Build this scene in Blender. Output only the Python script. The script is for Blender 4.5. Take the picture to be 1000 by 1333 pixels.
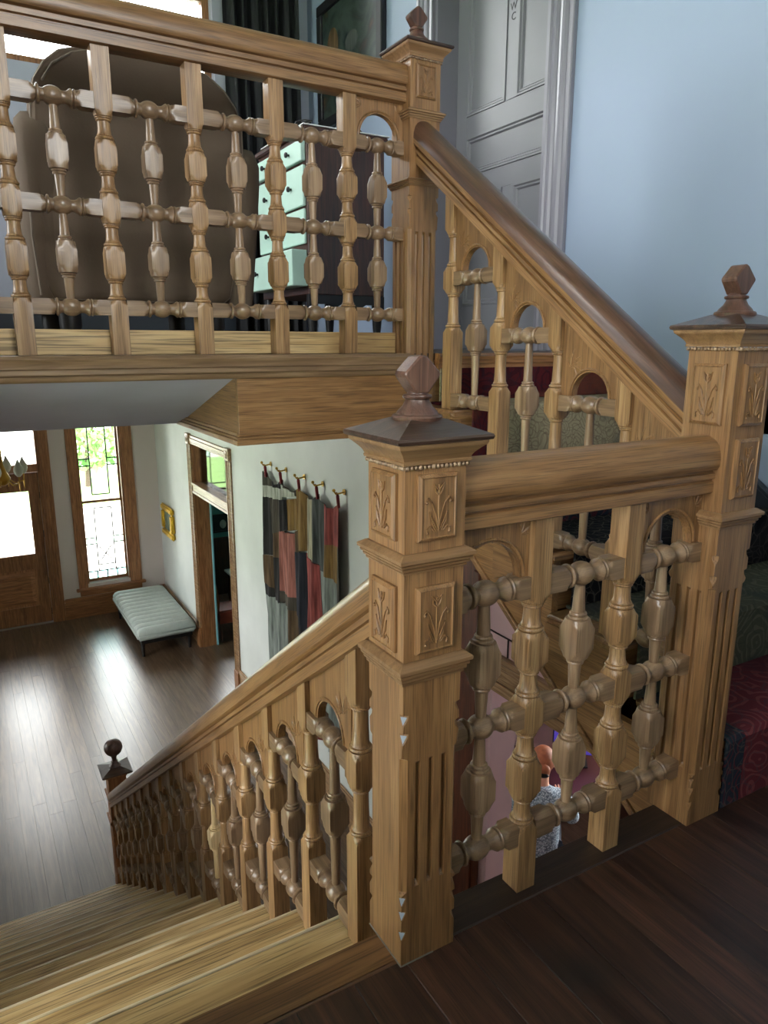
import bpy, bmesh, math, random
from mathutils import Vector, Matrix
random.seed(7)
for o in list(bpy.data.objects): bpy.data.objects.remove(o)
SC = bpy.context.scene
COL = SC.collection
PI = math.pi

# ------------------------------------------------------------------ camera
cam_d = bpy.data.cameras.new('camera'); cam = bpy.data.objects.new('camera', cam_d); COL.objects.link(cam)
cam_d.sensor_fit = 'VERTICAL'; cam_d.sensor_height = 36.0
cam_d.lens = 36.0 * 942.9 / 1333.0
cam_d.clip_start = 0.02; cam_d.clip_end = 300
CAM = Vector((-0.6862, -1.0652, 1.1912)); YAW, PIT, ROLL = -0.5270, -0.2291, 0.0019
_f = Vector((-math.sin(YAW) * math.cos(PIT), math.cos(YAW) * math.cos(PIT), math.sin(PIT)))
_r = Vector((math.cos(YAW), math.sin(YAW), 0)); _u = _r.cross(_f)
_r2 = _r * math.cos(ROLL) + _u * math.sin(ROLL); _u2 = -_r * math.sin(ROLL) + _u * math.cos(ROLL)
cam.matrix_world = Matrix(((_r2.x, _u2.x, -_f.x, CAM.x), (_r2.y, _u2.y, -_f.y, CAM.y), (_r2.z, _u2.z, -_f.z, CAM.z), (0, 0, 0, 1)))
SC.camera = cam

# ------------------------------------------------------------------ sky, exposure
wd = bpy.data.worlds.new('sky'); SC.world = wd; wd.use_nodes = True
bg = wd.node_tree.nodes['Background']; bg.inputs[0].default_value = (0.97, 0.985, 1.0, 1); bg.inputs[1].default_value = 17.0
SC.view_settings.view_transform = 'Standard'; SC.view_settings.look = 'None'
SC.view_settings.gamma = 1.0; SC.view_settings.use_curve_mapping = False
SC.view_settings.exposure = 0.0
SC.cycles.max_bounces = 8; SC.cycles.diffuse_bounces = 5; SC.cycles.sample_clamp_indirect = 6.0

sun_d = bpy.data.lights.new('sun', 'SUN'); sun_d.energy = 6.0; sun_d.angle = 0.01; sun_d.color = (1.0, 0.96, 0.88)
sun = bpy.data.objects.new('sun', sun_d); COL.objects.link(sun); sun.rotation_euler = (0, math.radians(28), 0)   # high sun from the side of the house
def portal(name, loc, rot, sx, sy):
    l = bpy.data.lights.new(name, 'AREA'); l.shape = 'RECTANGLE'; l.size = sx; l.size_y = sy
    l.cycles.is_portal = True
    o = bpy.data.objects.new(name, l); COL.objects.link(o); o.location = loc; o.rotation_euler = rot
    return o
# openings through which the sky lights the house (area lights flagged as portals point inwards)
portal('portal_stair_side_window', (-1.22, -0.70, 1.75), (0, -PI / 2, 0), 2.1, 0.8)      # points +x
portal('portal_stair_fill_window', (-1.22, 0.725, 0.275), (0, -PI / 2, 0), 1.45, 0.85)  # unseen low window, added to brighten the treads
portal('portal_stair_back_window', (-0.05, -1.37, 2.7), (PI / 2, 0, 0), 1.1, 1.6)          # points +y
portal('portal_gallery_window', (0.0, 4.62, 3.6), (-PI / 2, 0, 0), 2.4, 1.3)                # points -y
portal('portal_gallery_side_window', (-2.58, 2.5, 2.75), (0, -PI / 2, 0), 2.1, 1.6)
portal('portal_front_window', (1.08, 10.72, -1.1), (-PI / 2, 0, 0), 0.6, 2.8)
portal('portal_front_door', (-0.3, 10.72, -0.9), (-PI / 2, 0, 0), 1.0, 2.2)
portal('portal_hall_fill_window', (-2.58, 6.9, -1.15), (0, -PI / 2, 0), 2.0, 2.2)  # unseen side window, sized to brighten the hall
portal('portal_dining_window', (3.2, 10.72, -0.9), (-PI / 2, 0, 0), 1.2, 1.9)
portal('portal_office_fill_window', (4.68, 2.2, -1.4), (0, PI / 2, 0), 1.6, 2.0)  # unseen window, enlarged to brighten the office

# ------------------------------------------------------------------ constants (metres; landing floor z = 0)
NA = 0.0625                # newel half width
W = 0.848                  # x of upper flight balustrade
L = 1.351                  # y of gallery balustrade
ZG = 1.154; RISE = ZG / 6; GL = 0.272; GU = 0.266
ZH = -16 * RISE
XW = 1.95; YF = 10.75; ZC = 4.7

# ------------------------------------------------------------------ materials
def s2l(c):
    return tuple(((v / 255) / 12.92 if v / 255 <= 0.04045 else ((v / 255 + 0.055) / 1.055) ** 2.4) for v in c) + (1,)
MATS = {}
def newmat(name):
    m = bpy.data.materials.new(name); m.use_nodes = True; MATS[name] = m
    nt = m.node_tree; b = nt.nodes['Principled BSDF']
    return m, nt, b
def N(nt, typ, **kw):
    n = nt.nodes.new(typ)
    for k, v in kw.items(): setattr(n, k, v)
    return n
def ramp(nt, stops):
    r = nt.nodes.new('ShaderNodeValToRGB'); e = r.color_ramp.elements
    e[0].position, e[0].color = stops[0]; e[1].position, e[1].color = stops[-1]
    for p, c in stops[1:-1]:
        x = e.new(p); x.color = c
    return r
def plain(name, c, rough=0.6, metal=0.0, noise=0.0, nscale=8.0, bump=0.0, bscale=60.0, spec=0.5):
    m, nt, b = newmat(name)
    b.inputs['Roughness'].default_value = rough; b.inputs['Metallic'].default_value = metal
    b.inputs['Specular IOR Level'].default_value = spec
    col = s2l(c)
    if noise > 0:
        tc = N(nt, 'ShaderNodeTexCoord'); n = N(nt, 'ShaderNodeTexNoise'); n.inputs['Scale'].default_value = nscale; n.inputs['Detail'].default_value = 5
        nt.links.new(tc.outputs['Object'], n.inputs['Vector'])
        lo = tuple(v * (1 - noise) for v in col[:3]) + (1,); hi = tuple(min(1, v * (1 + noise)) for v in col[:3]) + (1,)
        r = ramp(nt, [(0.3, lo), (0.7, hi)]); nt.links.new(n.outputs['Fac'], r.inputs['Fac']); nt.links.new(r.outputs['Color'], b.inputs['Base Color'])
    else: b.inputs['Base Color'].default_value = col
    if bump > 0:
        tc = N(nt, 'ShaderNodeTexCoord'); n = N(nt, 'ShaderNodeTexNoise'); n.inputs['Scale'].default_value = bscale; n.inputs['Detail'].default_value = 4
        nt.links.new(tc.outputs['Object'], n.inputs['Vector'])
        bp = N(nt, 'ShaderNodeBump'); bp.inputs['Strength'].default_value = bump; bp.inputs['Distance'].default_value = 0.004
        nt.links.new(n.outputs['Fac'], bp.inputs['Height']); nt.links.new(bp.outputs['Normal'], b.inputs['Normal'])
    return m
def wood(name, dark, mid, light, axis='Z', rough=0.45, sc=1.0, pores=0.55, var=0.2, bump=0.25, stain=None, coat=0.0, tilt=0.0):
    """grain runs along the given object axis"""
    m, nt, b = newmat(name)
    tc = N(nt, 'ShaderNodeTexCoord'); oi = N(nt, 'ShaderNodeObjectInfo')
    mul = N(nt, 'ShaderNodeVectorMath', operation='SCALE'); mul.inputs[0].default_value = (7.3, 11.1, 5.7); nt.links.new(oi.outputs['Random'], mul.inputs['Scale'])
    add = N(nt, 'ShaderNodeVectorMath', operation='ADD'); nt.links.new(tc.outputs['Object'], add.inputs[0]); nt.links.new(mul.outputs[0], add.inputs[1])
    if tilt:
        rm = N(nt, 'ShaderNodeMapping', vector_type='POINT'); rm.inputs['Rotation'].default_value = (-tilt, 0, 0); nt.links.new(add.outputs[0], rm.inputs['Vector']); src = rm.outputs[0]
    else: src = add.outputs[0]
    def mapped(al, ac):
        mp = N(nt, 'ShaderNodeMapping'); s = [ac, ac, ac]; s['XYZ'.index(axis)] = al
        mp.inputs['Scale'].default_value = s; nt.links.new(src, mp.inputs['Vector']); return mp
    a = mapped(3.0 * sc, 48 * sc); n1 = N(nt, 'ShaderNodeTexNoise'); n1.inputs['Scale'].default_value = 1; n1.inputs['Detail'].default_value = 6; n1.inputs['Distortion'].default_value = 0.9
    nt.links.new(a.outputs[0], n1.inputs['Vector'])
    r1 = ramp(nt, [(0.28, s2l(dark)), (0.5, s2l(mid)), (0.72, s2l(light))]); nt.links.new(n1.outputs['Fac'], r1.inputs['Fac'])
    p = mapped(9 * sc, 420 * sc); n2 = N(nt, 'ShaderNodeTexNoise'); n2.inputs['Scale'].default_value = 1; n2.inputs['Detail'].default_value = 2
    nt.links.new(p.outputs[0], n2.inputs['Vector'])
    r2 = ramp(nt, [(0.34, (1 - pores, 1 - pores, 1 - pores, 1)), (0.5, (1, 1, 1, 1))]); nt.links.new(n2.outputs['Fac'], r2.inputs['Fac'])
    mx = N(nt, 'ShaderNodeMixRGB', blend_type='MULTIPLY'); mx.inputs[0].default_value = 0.85
    nt.links.new(r1.outputs[0], mx.inputs[1]); nt.links.new(r2.outputs[0], mx.inputs[2])
    mr = N(nt, 'ShaderNodeMapRange'); mr.inputs['To Min'].default_value = 1 - var; mr.inputs['To Max'].default_value = 1 + var; nt.links.new(oi.outputs['Random'], mr.inputs['Value'])
    vs = N(nt, 'ShaderNodeVectorMath', operation='SCALE'); nt.links.new(mx.outputs[0], vs.inputs[0]); nt.links.new(mr.outputs[0], vs.inputs['Scale'])
    out = vs.outputs[0]
    if stain:      # patchy old stain / grime with its own shape
        n3 = N(nt, 'ShaderNodeTexNoise'); n3.inputs['Scale'].default_value = stain[1]; n3.inputs['Detail'].default_value = 5
        nt.links.new(add.outputs[0], n3.inputs['Vector'])
        r3 = ramp(nt, [(stain[2], (0, 0, 0, 1)), (stain[2] + 0.22, (1, 1, 1, 1))]); nt.links.new(n3.outputs['Fac'], r3.inputs['Fac'])
        m3 = N(nt, 'ShaderNodeMixRGB'); nt.links.new(r3.outputs[0], m3.inputs[0]); nt.links.new(out, m3.inputs[1]); m3.inputs[2].default_value = s2l(stain[0]); out = m3.outputs[0]
    nt.links.new(out, b.inputs['Base Color'])
    b.inputs['Roughness'].default_value = rough; b.inputs['Coat Weight'].default_value = coat; b.inputs['Coat Roughness'].default_value = 0.25
    bp = N(nt, 'ShaderNodeBump'); bp.inputs['Strength'].default_value = bump; bp.inputs['Distance'].default_value = 0.0015
    nt.links.new(n2.outputs['Fac'], bp.inputs['Height']); nt.links.new(bp.outputs['Normal'], b.inputs['Normal'])
    return m
OAK = dict(dark=(108, 75, 44), mid=(135, 98, 61), light=(152, 115, 76))
for ax in 'XYZ': wood('oak_' + ax, axis=ax, rough=0.4, coat=0.15, var=0.1, **OAK)
wood('oak_rake_down', axis='Y', rough=0.34, coat=0.3, var=0.05, tilt=-math.atan(RISE / GL), **OAK)
wood('oak_rake_up', axis='Y', rough=0.4, coat=0.2, var=0.05, tilt=math.atan(0.7123), **OAK)
wood('oak_rake_cap', (48, 30, 22), (74, 49, 36), (98, 70, 54), 'Y', 0.3, var=0.05, pores=0.3, coat=0.4, tilt=math.atan(0.7123))
wood('oak_mould', (110, 80, 52), (132, 99, 66), (147, 114, 80), 'X', 0.42, pores=0.25, var=0.06, coat=0.12)
wood('oak_block', (116, 85, 54), (146, 111, 73), (170, 136, 96), 'Z', 0.4, coat=0.15, var=0.14)
wood('oak_worn', (106, 83, 62), (137, 110, 84), (158, 132, 104), 'Z', 0.34, pores=0.25, var=0.16, coat=0.25)
wood('oak_worn_X', (98, 76, 56), (126, 100, 75), (147, 121, 94), 'X', 0.34, pores=0.25, var=0.1, coat=0.25)
wood('oak_worn_Y', (98, 76, 56), (126, 100, 75), (147, 121, 94), 'Y', 0.34, pores=0.25, var=0.1, coat=0.25)
wood('oak_pale', (186, 158, 112), (212, 184, 138), (228, 204, 162), 'Z', 0.45, var=0.05, pores=0.3)
wood('oak_tread', (150, 118, 74), (192, 160, 110), (214, 186, 138), 'X', 0.36, sc=0.6, pores=0.7, var=0.08, stain=((120, 90, 56), 2.6, 0.62), coat=0.25)
wood('oak_nosing', (70, 46, 28), (104, 72, 44), (134, 98, 62), 'X', 0.4, sc=0.6, pores=0.6, var=0.05)
wood('oak_edge_highlight', (190, 168, 128), (212, 192, 154), (226, 210, 178), 'X', 0.3, pores=0.3, var=0.05, coat=0.3)  # worn tread edge, paler still because the daylight highlight is in its colour
wood('oak_cap', (40, 27, 20), (60, 42, 32), (84, 62, 50), 'X', 0.34, var=0.1, pores=0.3, coat=0.3)
wood('oak_finial', (58, 36, 28), (84, 56, 44), (106, 76, 62), 'Z', 0.4, var=0.1, pores=0.4, coat=0.2)
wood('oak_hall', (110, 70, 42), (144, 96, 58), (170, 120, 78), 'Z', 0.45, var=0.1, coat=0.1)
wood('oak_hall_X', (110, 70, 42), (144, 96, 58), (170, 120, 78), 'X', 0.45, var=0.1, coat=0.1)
wood('oak_hall_Y', (120, 88, 58), (156, 120, 84), (184, 150, 112), 'Y', 0.35, var=0.1, coat=0.3)
wood('floor_landing', (36, 20, 14), (58, 35, 25), (80, 51, 37), 'Y', 0.42, sc=0.9, pores=0.6, var=0.3, stain=((22, 15, 13), 3.0, 0.56))
wood('floor_border', (26, 17, 14), (42, 29, 24), (60, 44, 36), 'X', 0.4, pores=0.5, var=0.1, stain=((92, 86, 82), 22.0, 0.66))
wood('floor_hall', (70, 52, 38), (92, 72, 54), (112, 90, 70), 'Y', 0.33, sc=0.6, pores=0.4, var=0.2, coat=0.3)
wood('floor_gallery', (50, 34, 24), (74, 52, 38), (96, 70, 52), 'X', 0.4)
wood('mahogany', (44, 22, 14), (68, 36, 24), (88, 50, 34), 'Z', 0.35, var=0.05, coat=0.3)
wood('door_jamb_red', (70, 34, 20), (96, 48, 28), (118, 64, 38), 'Z', 0.4, var=0.05)
plain('paint_blue', (146, 161, 184), 0.55, noise=0.03, nscale=1.5, bump=0.06, bscale=25)
plain('paint_hall', (206, 209, 204), 0.6, noise=0.07, nscale=2.2, bump=0.1, bscale=14)
plain('paint_front', (196, 184, 178), 0.6, noise=0.03, nscale=2)
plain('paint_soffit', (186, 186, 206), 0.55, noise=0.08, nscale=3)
plain('paint_pink', (206, 170, 172), 0.6, noise=0.03)
plain('paint_teal', (70, 128, 122), 0.6, noise=0.05)
plain('paint_cyan', (120, 176, 184), 0.5)
plain('paint_ceiling', (226, 228, 226), 0.7)
plain('paint_grey', (126, 124, 134), 0.32, noise=0.04, nscale=3)
plain('paint_grey_door', (116, 116, 122), 0.35, noise=0.05, nscale=2.5)
plain('paint_lilac', (172, 174, 190), 0.6)
plain('black', (14, 13, 14), 0.4); plain('dark_cable', (44, 30, 30), 0.6)
plain('brass', (178, 140, 62), 0.28, metal=1.0); plain('steel', (170, 170, 168), 0.3, metal=1.0)
plain('gold', (214, 172, 48), 0.4, metal=0.6, noise=0.25, nscale=30, bump=0.5, bscale=50)
plain('lead', (40, 44, 44), 0.7)
plain('lime_putty', (128, 124, 118), 0.8)
plain('pale_blue_fleck', (142, 152, 162), 0.6)
plain('velvet', (96, 83, 71), 0.85, noise=0.14, nscale=5, bump=0.15, bscale=120, spec=0.2)
plain('velvet_seam', (118, 106, 94), 0.8)
plain('bench_fabric', (172, 180, 174), 0.8, noise=0.05, nscale=20)
plain('curtain', (26, 27, 31), 0.8, noise=0.2, nscale=12)
plain('mint', (190, 222, 208), 0.5, noise=0.07, nscale=4)
plain('white_cloth', (226, 228, 228), 0.8)
plain('glass_shade', (222, 224, 206), 0.25)
plain('red_ribbon', (128, 26, 32), 0.7)
plain('skin', (206, 150, 122), 0.55); plain('hair', (150, 84, 52), 0.6, noise=0.2, nscale=30)
plain('trousers', (40, 44, 56), 0.8); plain('desk_red', (70, 26, 24), 0.4); plain('screen_case', (18, 18, 20), 0.5)
plain('paper', (150, 168, 190), 0.7); plain('red_chair', (120, 50, 34), 0.6, noise=0.1)
plain('table_pale', (200, 208, 204), 0.5)
plain('skirting_dark', (44, 50, 58), 0.4)
plain('plinth_dark', (24, 24, 28), 0.5)
plain('gravel', (214, 210, 202), 0.9, noise=0.08, nscale=3); plain('lawn', (122, 156, 88), 0.9, noise=0.3, nscale=6)
plain('leaf', (120, 160, 92), 0.7, noise=0.3, nscale=9); plain('bark', (80, 66, 54), 0.9)
plain('outer_wall', (150, 140, 130), 0.9)
m, nt, b = newmat('sweater')
v = N(nt, 'ShaderNodeTexVoronoi'); v.inputs['Scale'].default_value = 90
tc = N(nt, 'ShaderNodeTexCoord'); nt.links.new(tc.outputs['Object'], v.inputs['Vector'])
r = ramp(nt, [(0.2, s2l((206, 218, 226))), (0.5, s2l((136, 150, 162))), (0.8, s2l((90, 102, 116)))]); nt.links.new(v.outputs['Distance'], r.inputs[0]); nt.links.new(r.outputs[0], b.inputs['Base Color'])
b.inputs['Roughness'].default_value = 0.9
m, nt, b = newmat('screen_glow'); b.inputs['Base Color'].default_value = (0, 0, 0, 1); b.inputs['Emission Color'].default_value = (0.16, 0.1, 0.75, 1); b.inputs['Emission Strength'].default_value = 0.45
def glassmat(name, tint, gloss=0.06):
    m, nt, b = newmat(name); nt.nodes.remove(b)
    t = N(nt, 'ShaderNodeBsdfTransparent'); t.inputs[0].default_value = tint
    g = N(nt, 'ShaderNodeBsdfGlossy'); g.inputs['Roughness'].default_value = 0.04
    f = N(nt, 'ShaderNodeFresnel'); f.inputs[0].default_value = 1.45
    mx = N(nt, 'ShaderNodeMixShader'); nt.links.new(f.outputs[0], mx.inputs[0]); nt.links.new(t.outputs[0], mx.inputs[1]); nt.links.new(g.outputs[0], mx.inputs[2])
    nt.links.new(mx.outputs[0], nt.nodes['Material Output'].inputs[0]); return m
glassmat('glass', (0.97, 0.98, 0.97, 1)); glassmat('glass_aqua', (0.55, 0.86, 0.84, 1)); glassmat('glass_green', (0.75, 0.93, 0.82, 1))
def rugmat(name, c1, c2, c3, c4, scale=9.0, k=0.5, line=True):
    """oriental rug: florets (voronoi rosettes), vine lines and a ground of two tones"""
    m, nt, b = newmat(name); tc = N(nt, 'ShaderNodeTexCoord')
    ns = N(nt, 'ShaderNodeTexNoise'); ns.inputs['Scale'].default_value = 6; nt.links.new(tc.outputs['Object'], ns.inputs['Vector'])
    mxv = N(nt, 'ShaderNodeMixRGB'); mxv.inputs[0].default_value = 0.12; nt.links.new(tc.outputs['Object'], mxv.inputs[1]); nt.links.new(ns.outputs['Color'], mxv.inputs[2])
    v = N(nt, 'ShaderNodeTexVoronoi'); v.inputs['Scale'].default_value = scale; nt.links.new(mxv.outputs[0], v.inputs['Vector'])
    w_ = N(nt, 'ShaderNodeMath', operation='SINE'); ml = N(nt, 'ShaderNodeMath', operation='MULTIPLY'); ml.inputs[1].default_value = 34; nt.links.new(v.outputs['Distance'], ml.inputs[0]); nt.links.new(ml.outputs[0], w_.inputs[0])
    r1 = ramp(nt, [(0.3, s2l(c1)), (0.55, s2l(c2))]); r1.color_ramp.interpolation = 'CONSTANT'; nt.links.new(w_.outputs[0], r1.inputs[0])
    v2 = N(nt, 'ShaderNodeTexVoronoi', feature='DISTANCE_TO_EDGE'); v2.inputs['Scale'].default_value = scale * 2.3; nt.links.new(mxv.outputs[0], v2.inputs['Vector'])
    r2 = ramp(nt, [(0.0, (0.5, 0.5, 0.5, 1)), (0.07, (0, 0, 0, 1))]); nt.links.new(v2.outputs['Distance'], r2.inputs[0])
    m1 = N(nt, 'ShaderNodeMixRGB'); nt.links.new(r2.outputs[0], m1.inputs[0]); nt.links.new(r1.outputs[0], m1.inputs[1]); m1.inputs[2].default_value = s2l(c3)
    n4 = N(nt, 'ShaderNodeTexNoise'); n4.inputs['Scale'].default_value = 3.5; nt.links.new(tc.outputs['Object'], n4.inputs['Vector'])
    r4 = ramp(nt, [(k, (0, 0, 0, 1)), (k + 0.06, (1, 1, 1, 1))]); nt.links.new(n4.outputs['Fac'], r4.inputs[0])
    m2 = N(nt, 'ShaderNodeMixRGB', blend_type='MIX'); nt.links.new(r4.outputs[0], m2.inputs[0]); nt.links.new(m1.outputs[0], m2.inputs[1])
    mm = N(nt, 'ShaderNodeMixRGB', blend_type='MIX'); mm.inputs[0].default_value = 0.6; nt.links.new(m1.outputs[0], mm.inputs[1]); mm.inputs[2].default_value = s2l(c4); nt.links.new(mm.outputs[0], m2.inputs[2])
    nt.links.new(m2.outputs[0], b.inputs['Base Color']); b.inputs['Roughness'].default_value = 0.95; b.inputs['Specular IOR Level'].default_value = 0.1
    n5 = N(nt, 'ShaderNodeTexNoise'); n5.inputs['Scale'].default_value = 400; bp = N(nt, 'ShaderNodeBump'); bp.inputs['Strength'].default_value = 0.3; bp.inputs['Distance'].default_value = 0.002
    nt.links.new(tc.outputs['Object'], n5.inputs['Vector']); nt.links.new(n5.outputs['Fac'], bp.inputs['Height']); nt.links.new(bp.outputs['Normal'], b.inputs['Normal'])
    return m
rugmat('rug_red', (84, 34, 40), (104, 54, 54), (58, 52, 58), (62, 30, 38), 9)
rugmat('rug_grey', (74, 74, 62), (92, 90, 76), (58, 60, 54), (54, 58, 56), 9)
rugmat('rug_navy', (34, 38, 48), (70, 34, 42), (84, 78, 70), (40, 58, 62), 12)
rugmat('rug_cream', (150, 138, 112), (132, 120, 98), (84, 56, 50), (112, 106, 92), 15)
rugmat('rug_blackcream', (22, 22, 26), (30, 30, 34), (112, 108, 98), (44, 40, 42), 14)
rugmat('rug_maroon', (78, 28, 32), (58, 24, 30), (30, 34, 46), (110, 66, 52), 8)
def painting_mat(name, cols, scale):
    m, nt, b = newmat(name); tc = N(nt, 'ShaderNodeTexCoord'); n = N(nt, 'ShaderNodeTexNoise'); n.inputs['Scale'].default_value = scale; n.inputs['Detail'].default_value = 6; n.inputs['Distortion'].default_value = 1.4
    nt.links.new(tc.outputs['Object'], n.inputs['Vector']); st = [(0.3 + 0.4 * i / (len(cols) - 1), s2l(c)) for i, c in enumerate(cols)]
    r = ramp(nt, st); nt.links.new(n.outputs['Fac'], r.inputs[0]); nt.links.new(r.outputs[0], b.inputs['Base Color']); b.inputs['Roughness'].default_value = 0.4
painting_mat('painting_dark', [(14, 22, 24), (34, 48, 46), (60, 72, 66), (30, 40, 36), (84, 56, 36)], 3.4)
painting_mat('painting_small', [(60, 84, 84), (104, 124, 104), (160, 156, 120)], 7)
def fabric(name, c, streak=0.6):
    m, nt, b = newmat(name); tc = N(nt, 'ShaderNodeTexCoord'); mp = N(nt, 'ShaderNodeMapping'); mp.inputs['Scale'].default_value = (40, 40, 3.5); nt.links.new(tc.outputs['Object'], mp.inputs[0])
    n = N(nt, 'ShaderNodeTexNoise'); n.inputs['Scale'].default_value = 1; n.inputs['Detail'].default_value = 4; nt.links.new(mp.outputs[0], n.inputs['Vector'])
    col = s2l(c); r = ramp(nt, [(0.25, tuple(x * (1 - streak) for x in col[:3]) + (1,)), (0.75, tuple(min(1, x * (1 + streak)) for x in col[:3]) + (1,))])
    nt.links.new(n.outputs['Fac'], r.inputs[0]); nt.links.new(r.outputs[0], b.inputs['Base Color']); b.inputs['Roughness'].default_value = 0.85; b.inputs['Specular IOR Level'].default_value = 0.2
for nm, c in dict(black=(38, 36, 36), charcoal=(72, 66, 58), white=(170, 172, 160), ochre=(118, 92, 52), brown=(84, 66, 46), pink=(150, 96, 86), red=(132, 66, 62), navy=(38, 40, 48), slate=(70, 74, 72), grey=(122, 128, 122), cream=(150, 144, 122)).items(): fabric('cloth_' + nm, c)

# ------------------------------------------------------------------ mesh helpers
class MB:
    def __init__(s): s.v = []; s.f = []
    def box(s, x0, x1, y0, y1, z0, z1):
        b = len(s.v); s.v += [(x, y, z) for z in (z0, z1) for y in (y0, y1) for x in (x0, x1)]
        s.f += [tuple(b + i for i in q) for q in ((0, 2, 3, 1), (4, 5, 7, 6), (0, 1, 5, 4), (2, 6, 7, 3), (1, 3, 7, 5), (0, 4, 6, 2))]; return s
    def prism(s, poly, axis, lo, hi):
        """poly is (u,v) in the two other axes, in x,y,z order"""
        def P(u, v, t): return {'X': (t, u, v), 'Y': (u, t, v), 'Z': (u, v, t)}[axis]
        return s.loft([[P(u, v, lo) for u, v in poly], [P(u, v, hi) for u, v in poly]])
    def loft(s, secs, caps=True, closed=True):
        b = len(s.v); n = len(secs[0])
        for q in secs: s.v += [tuple(p) for p in q]
        for i in range(len(secs) - 1):
            for j in range(n if closed else n - 1):
                k = (j + 1) % n; s.f.append((b + i * n + j, b + i * n + k, b + (i + 1) * n + k, b + (i + 1) * n + j))
        if caps and closed:
            s.f.append(tuple(b + j for j in reversed(range(n)))); s.f.append(tuple(b + (len(secs) - 1) * n + j for j in range(n)))
        return s
    def turn(s, prof, n=24, c=(0, 0, 0), axis='Z'):
        """prof: (t, R[, h]) ; radius = min(R, square of half width h)"""
        secs = []
        for q in prof:
            t, R = q[0], q[1]; h = q[2] if len(q) > 2 else None; ring = []
            for k in range(n):
                a = 2 * PI * k / n; cs, sn = math.cos(a), math.sin(a); rr = R
                if h: rr = min(R, h / max(abs(cs), abs(sn)))
                u, v_ = rr * cs, rr * sn
                ring.append({'Z': (c[0] + u, c[1] + v_, c[2] + t), 'X': (c[0] + t, c[1] + u, c[2] + v_), 'Y': (c[0] + v_, c[1] + t, c[2] + u)}[axis])
            secs.append(ring)
        return s.loft(secs)
    def sq(s, prof, cx=0, cy=0):
        return s.loft([[(cx - h, cy - h, z), (cx + h, cy - h, z), (cx + h, cy + h, z), (cx - h, cy + h, z)] for z, h in prof])
    def tube(s, pts, rad, n=6, taper=None):
        secs = []; pts = [Vector(p) for p in pts]
        for i, p in enumerate(pts):
            t = (pts[min(i + 1, len(pts) - 1)] - pts[max(i - 1, 0)]).normalized()
            a = t.cross(Vector((0.31, 0.77, 0.55))).normalized(); b2 = t.cross(a)
            r_ = rad if taper is None else rad * taper[i]
            secs.append([p + (a * math.cos(2 * PI * k / n) + b2 * math.sin(2 * PI * k / n)) * r_ for k in range(n)])
        return s.loft(secs)
    def ball(s, c, r_, n=16, m_=10, sz=(1, 1, 1)):
        secs = []
        for i in range(m_ + 1):
            ph = PI * (i + 0.02) / (m_ + 0.04); secs.append([(c[0] + sz[0] * r_ * math.sin(ph) * math.cos(2 * PI * k / n), c[1] + sz[1] * r_ * math.sin(ph) * math.sin(2 * PI * k / n), c[2] - sz[2] * r_ * math.cos(ph)) for k in range(n)])
        return s.loft(secs)
    def grid(s, fn, nu, nv):
        b = len(s.v)
        for j in range(nv + 1):
            for i in range(nu + 1): s.v.append(tuple(fn(i / nu, j / nv)))
        for j in range(nv):
            for i in range(nu): q = b + j * (nu + 1) + i; s.f.append((q, q + 1, q + nu + 2, q + nu + 1))
        return s
def wloc(o):
    v = Vector((0, 0, 0))
    while o: v += o.location; o = o.parent
    return v
def build(name, mb, mat, parent=None, smooth=None, bevel=0, origin=None, local=False, bang=40, segs=1, solid=0):
    """link the collected geometry as one mesh object; coordinates are world ones unless local"""
    off = Vector((0, 0, 0))
    if not local:
        off = Vector(origin) if origin is not None else (wloc(parent) if parent else Vector((0, 0, 0)))
    me = bpy.data.meshes.new(name); me.from_pydata([Vector(p) - off for p in mb.v], [], mb.f)
    bm = bmesh.new(); bm.from_mesh(me); bmesh.ops.recalc_face_normals(bm, faces=bm.faces)
    if bevel:
        es = [e for e in bm.edges if len(e.link_faces) == 2 and e.calc_face_angle(0) > math.radians(bang)]
        bmesh.ops.bevel(bm, geom=es, offset=bevel, segments=segs, affect='EDGES', clamp_overlap=True)
    if solid:
        bmesh.ops.solidify(bm, geom=bm.faces[:], thickness=solid)
    bm.to_mesh(me); bm.free()
    if smooth is not None:
        me.polygons.foreach_set('use_smooth', [True] * len(me.polygons)); me.set_sharp_from_angle(angle=math.radians(smooth))
    me.materials.append(MATS[mat]); o = bpy.data.objects.new(name, me); COL.objects.link(o)
    if parent: o.parent = parent; o.location = off - wloc(parent) if not local else (0, 0, 0)
    elif not local: o.location = off
    return o
def inst(src, parent, loc, rot=None, scale=None, name=None):
    o = src.copy(); COL.objects.link(o); o.parent = parent; o.location = Vector(loc) - wloc(parent)
    if rot: o.rotation_euler = rot
    if scale: o.scale = scale
    return o
def mesh_only(name, mb, mat, smooth=None, bevel=0, bang=40):
    o = build(name, mb, mat, local=True, smooth=smooth, bevel=bevel, bang=bang); me = o.data; bpy.data.objects.remove(o); return me
def put(name, me, parent, loc, rot=(0, 0, 0), scale=(1, 1, 1)):
    o = bpy.data.objects.new(name, me); COL.objects.link(o); o.parent = parent; o.location = Vector(loc) - (wloc(parent) if parent else Vector((0, 0, 0))); o.rotation_euler = rot; o.scale = scale; return o
def thing(name, label, cat, loc=(0, 0, 0), group=None):
    o = bpy.data.objects.new(name, None); o.empty_display_size = 0.1; COL.objects.link(o); o.location = loc
    o['label'] = label; o['category'] = cat
    if group: o['group'] = group
    return o
def tag(o, label, cat, group=None):
    o['label'] = label; o['category'] = cat
    if group: o['group'] = group
    return o
def struct(o, label=None):
    o['kind'] = 'structure'
    if label: o['label'] = label
    return o
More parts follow.
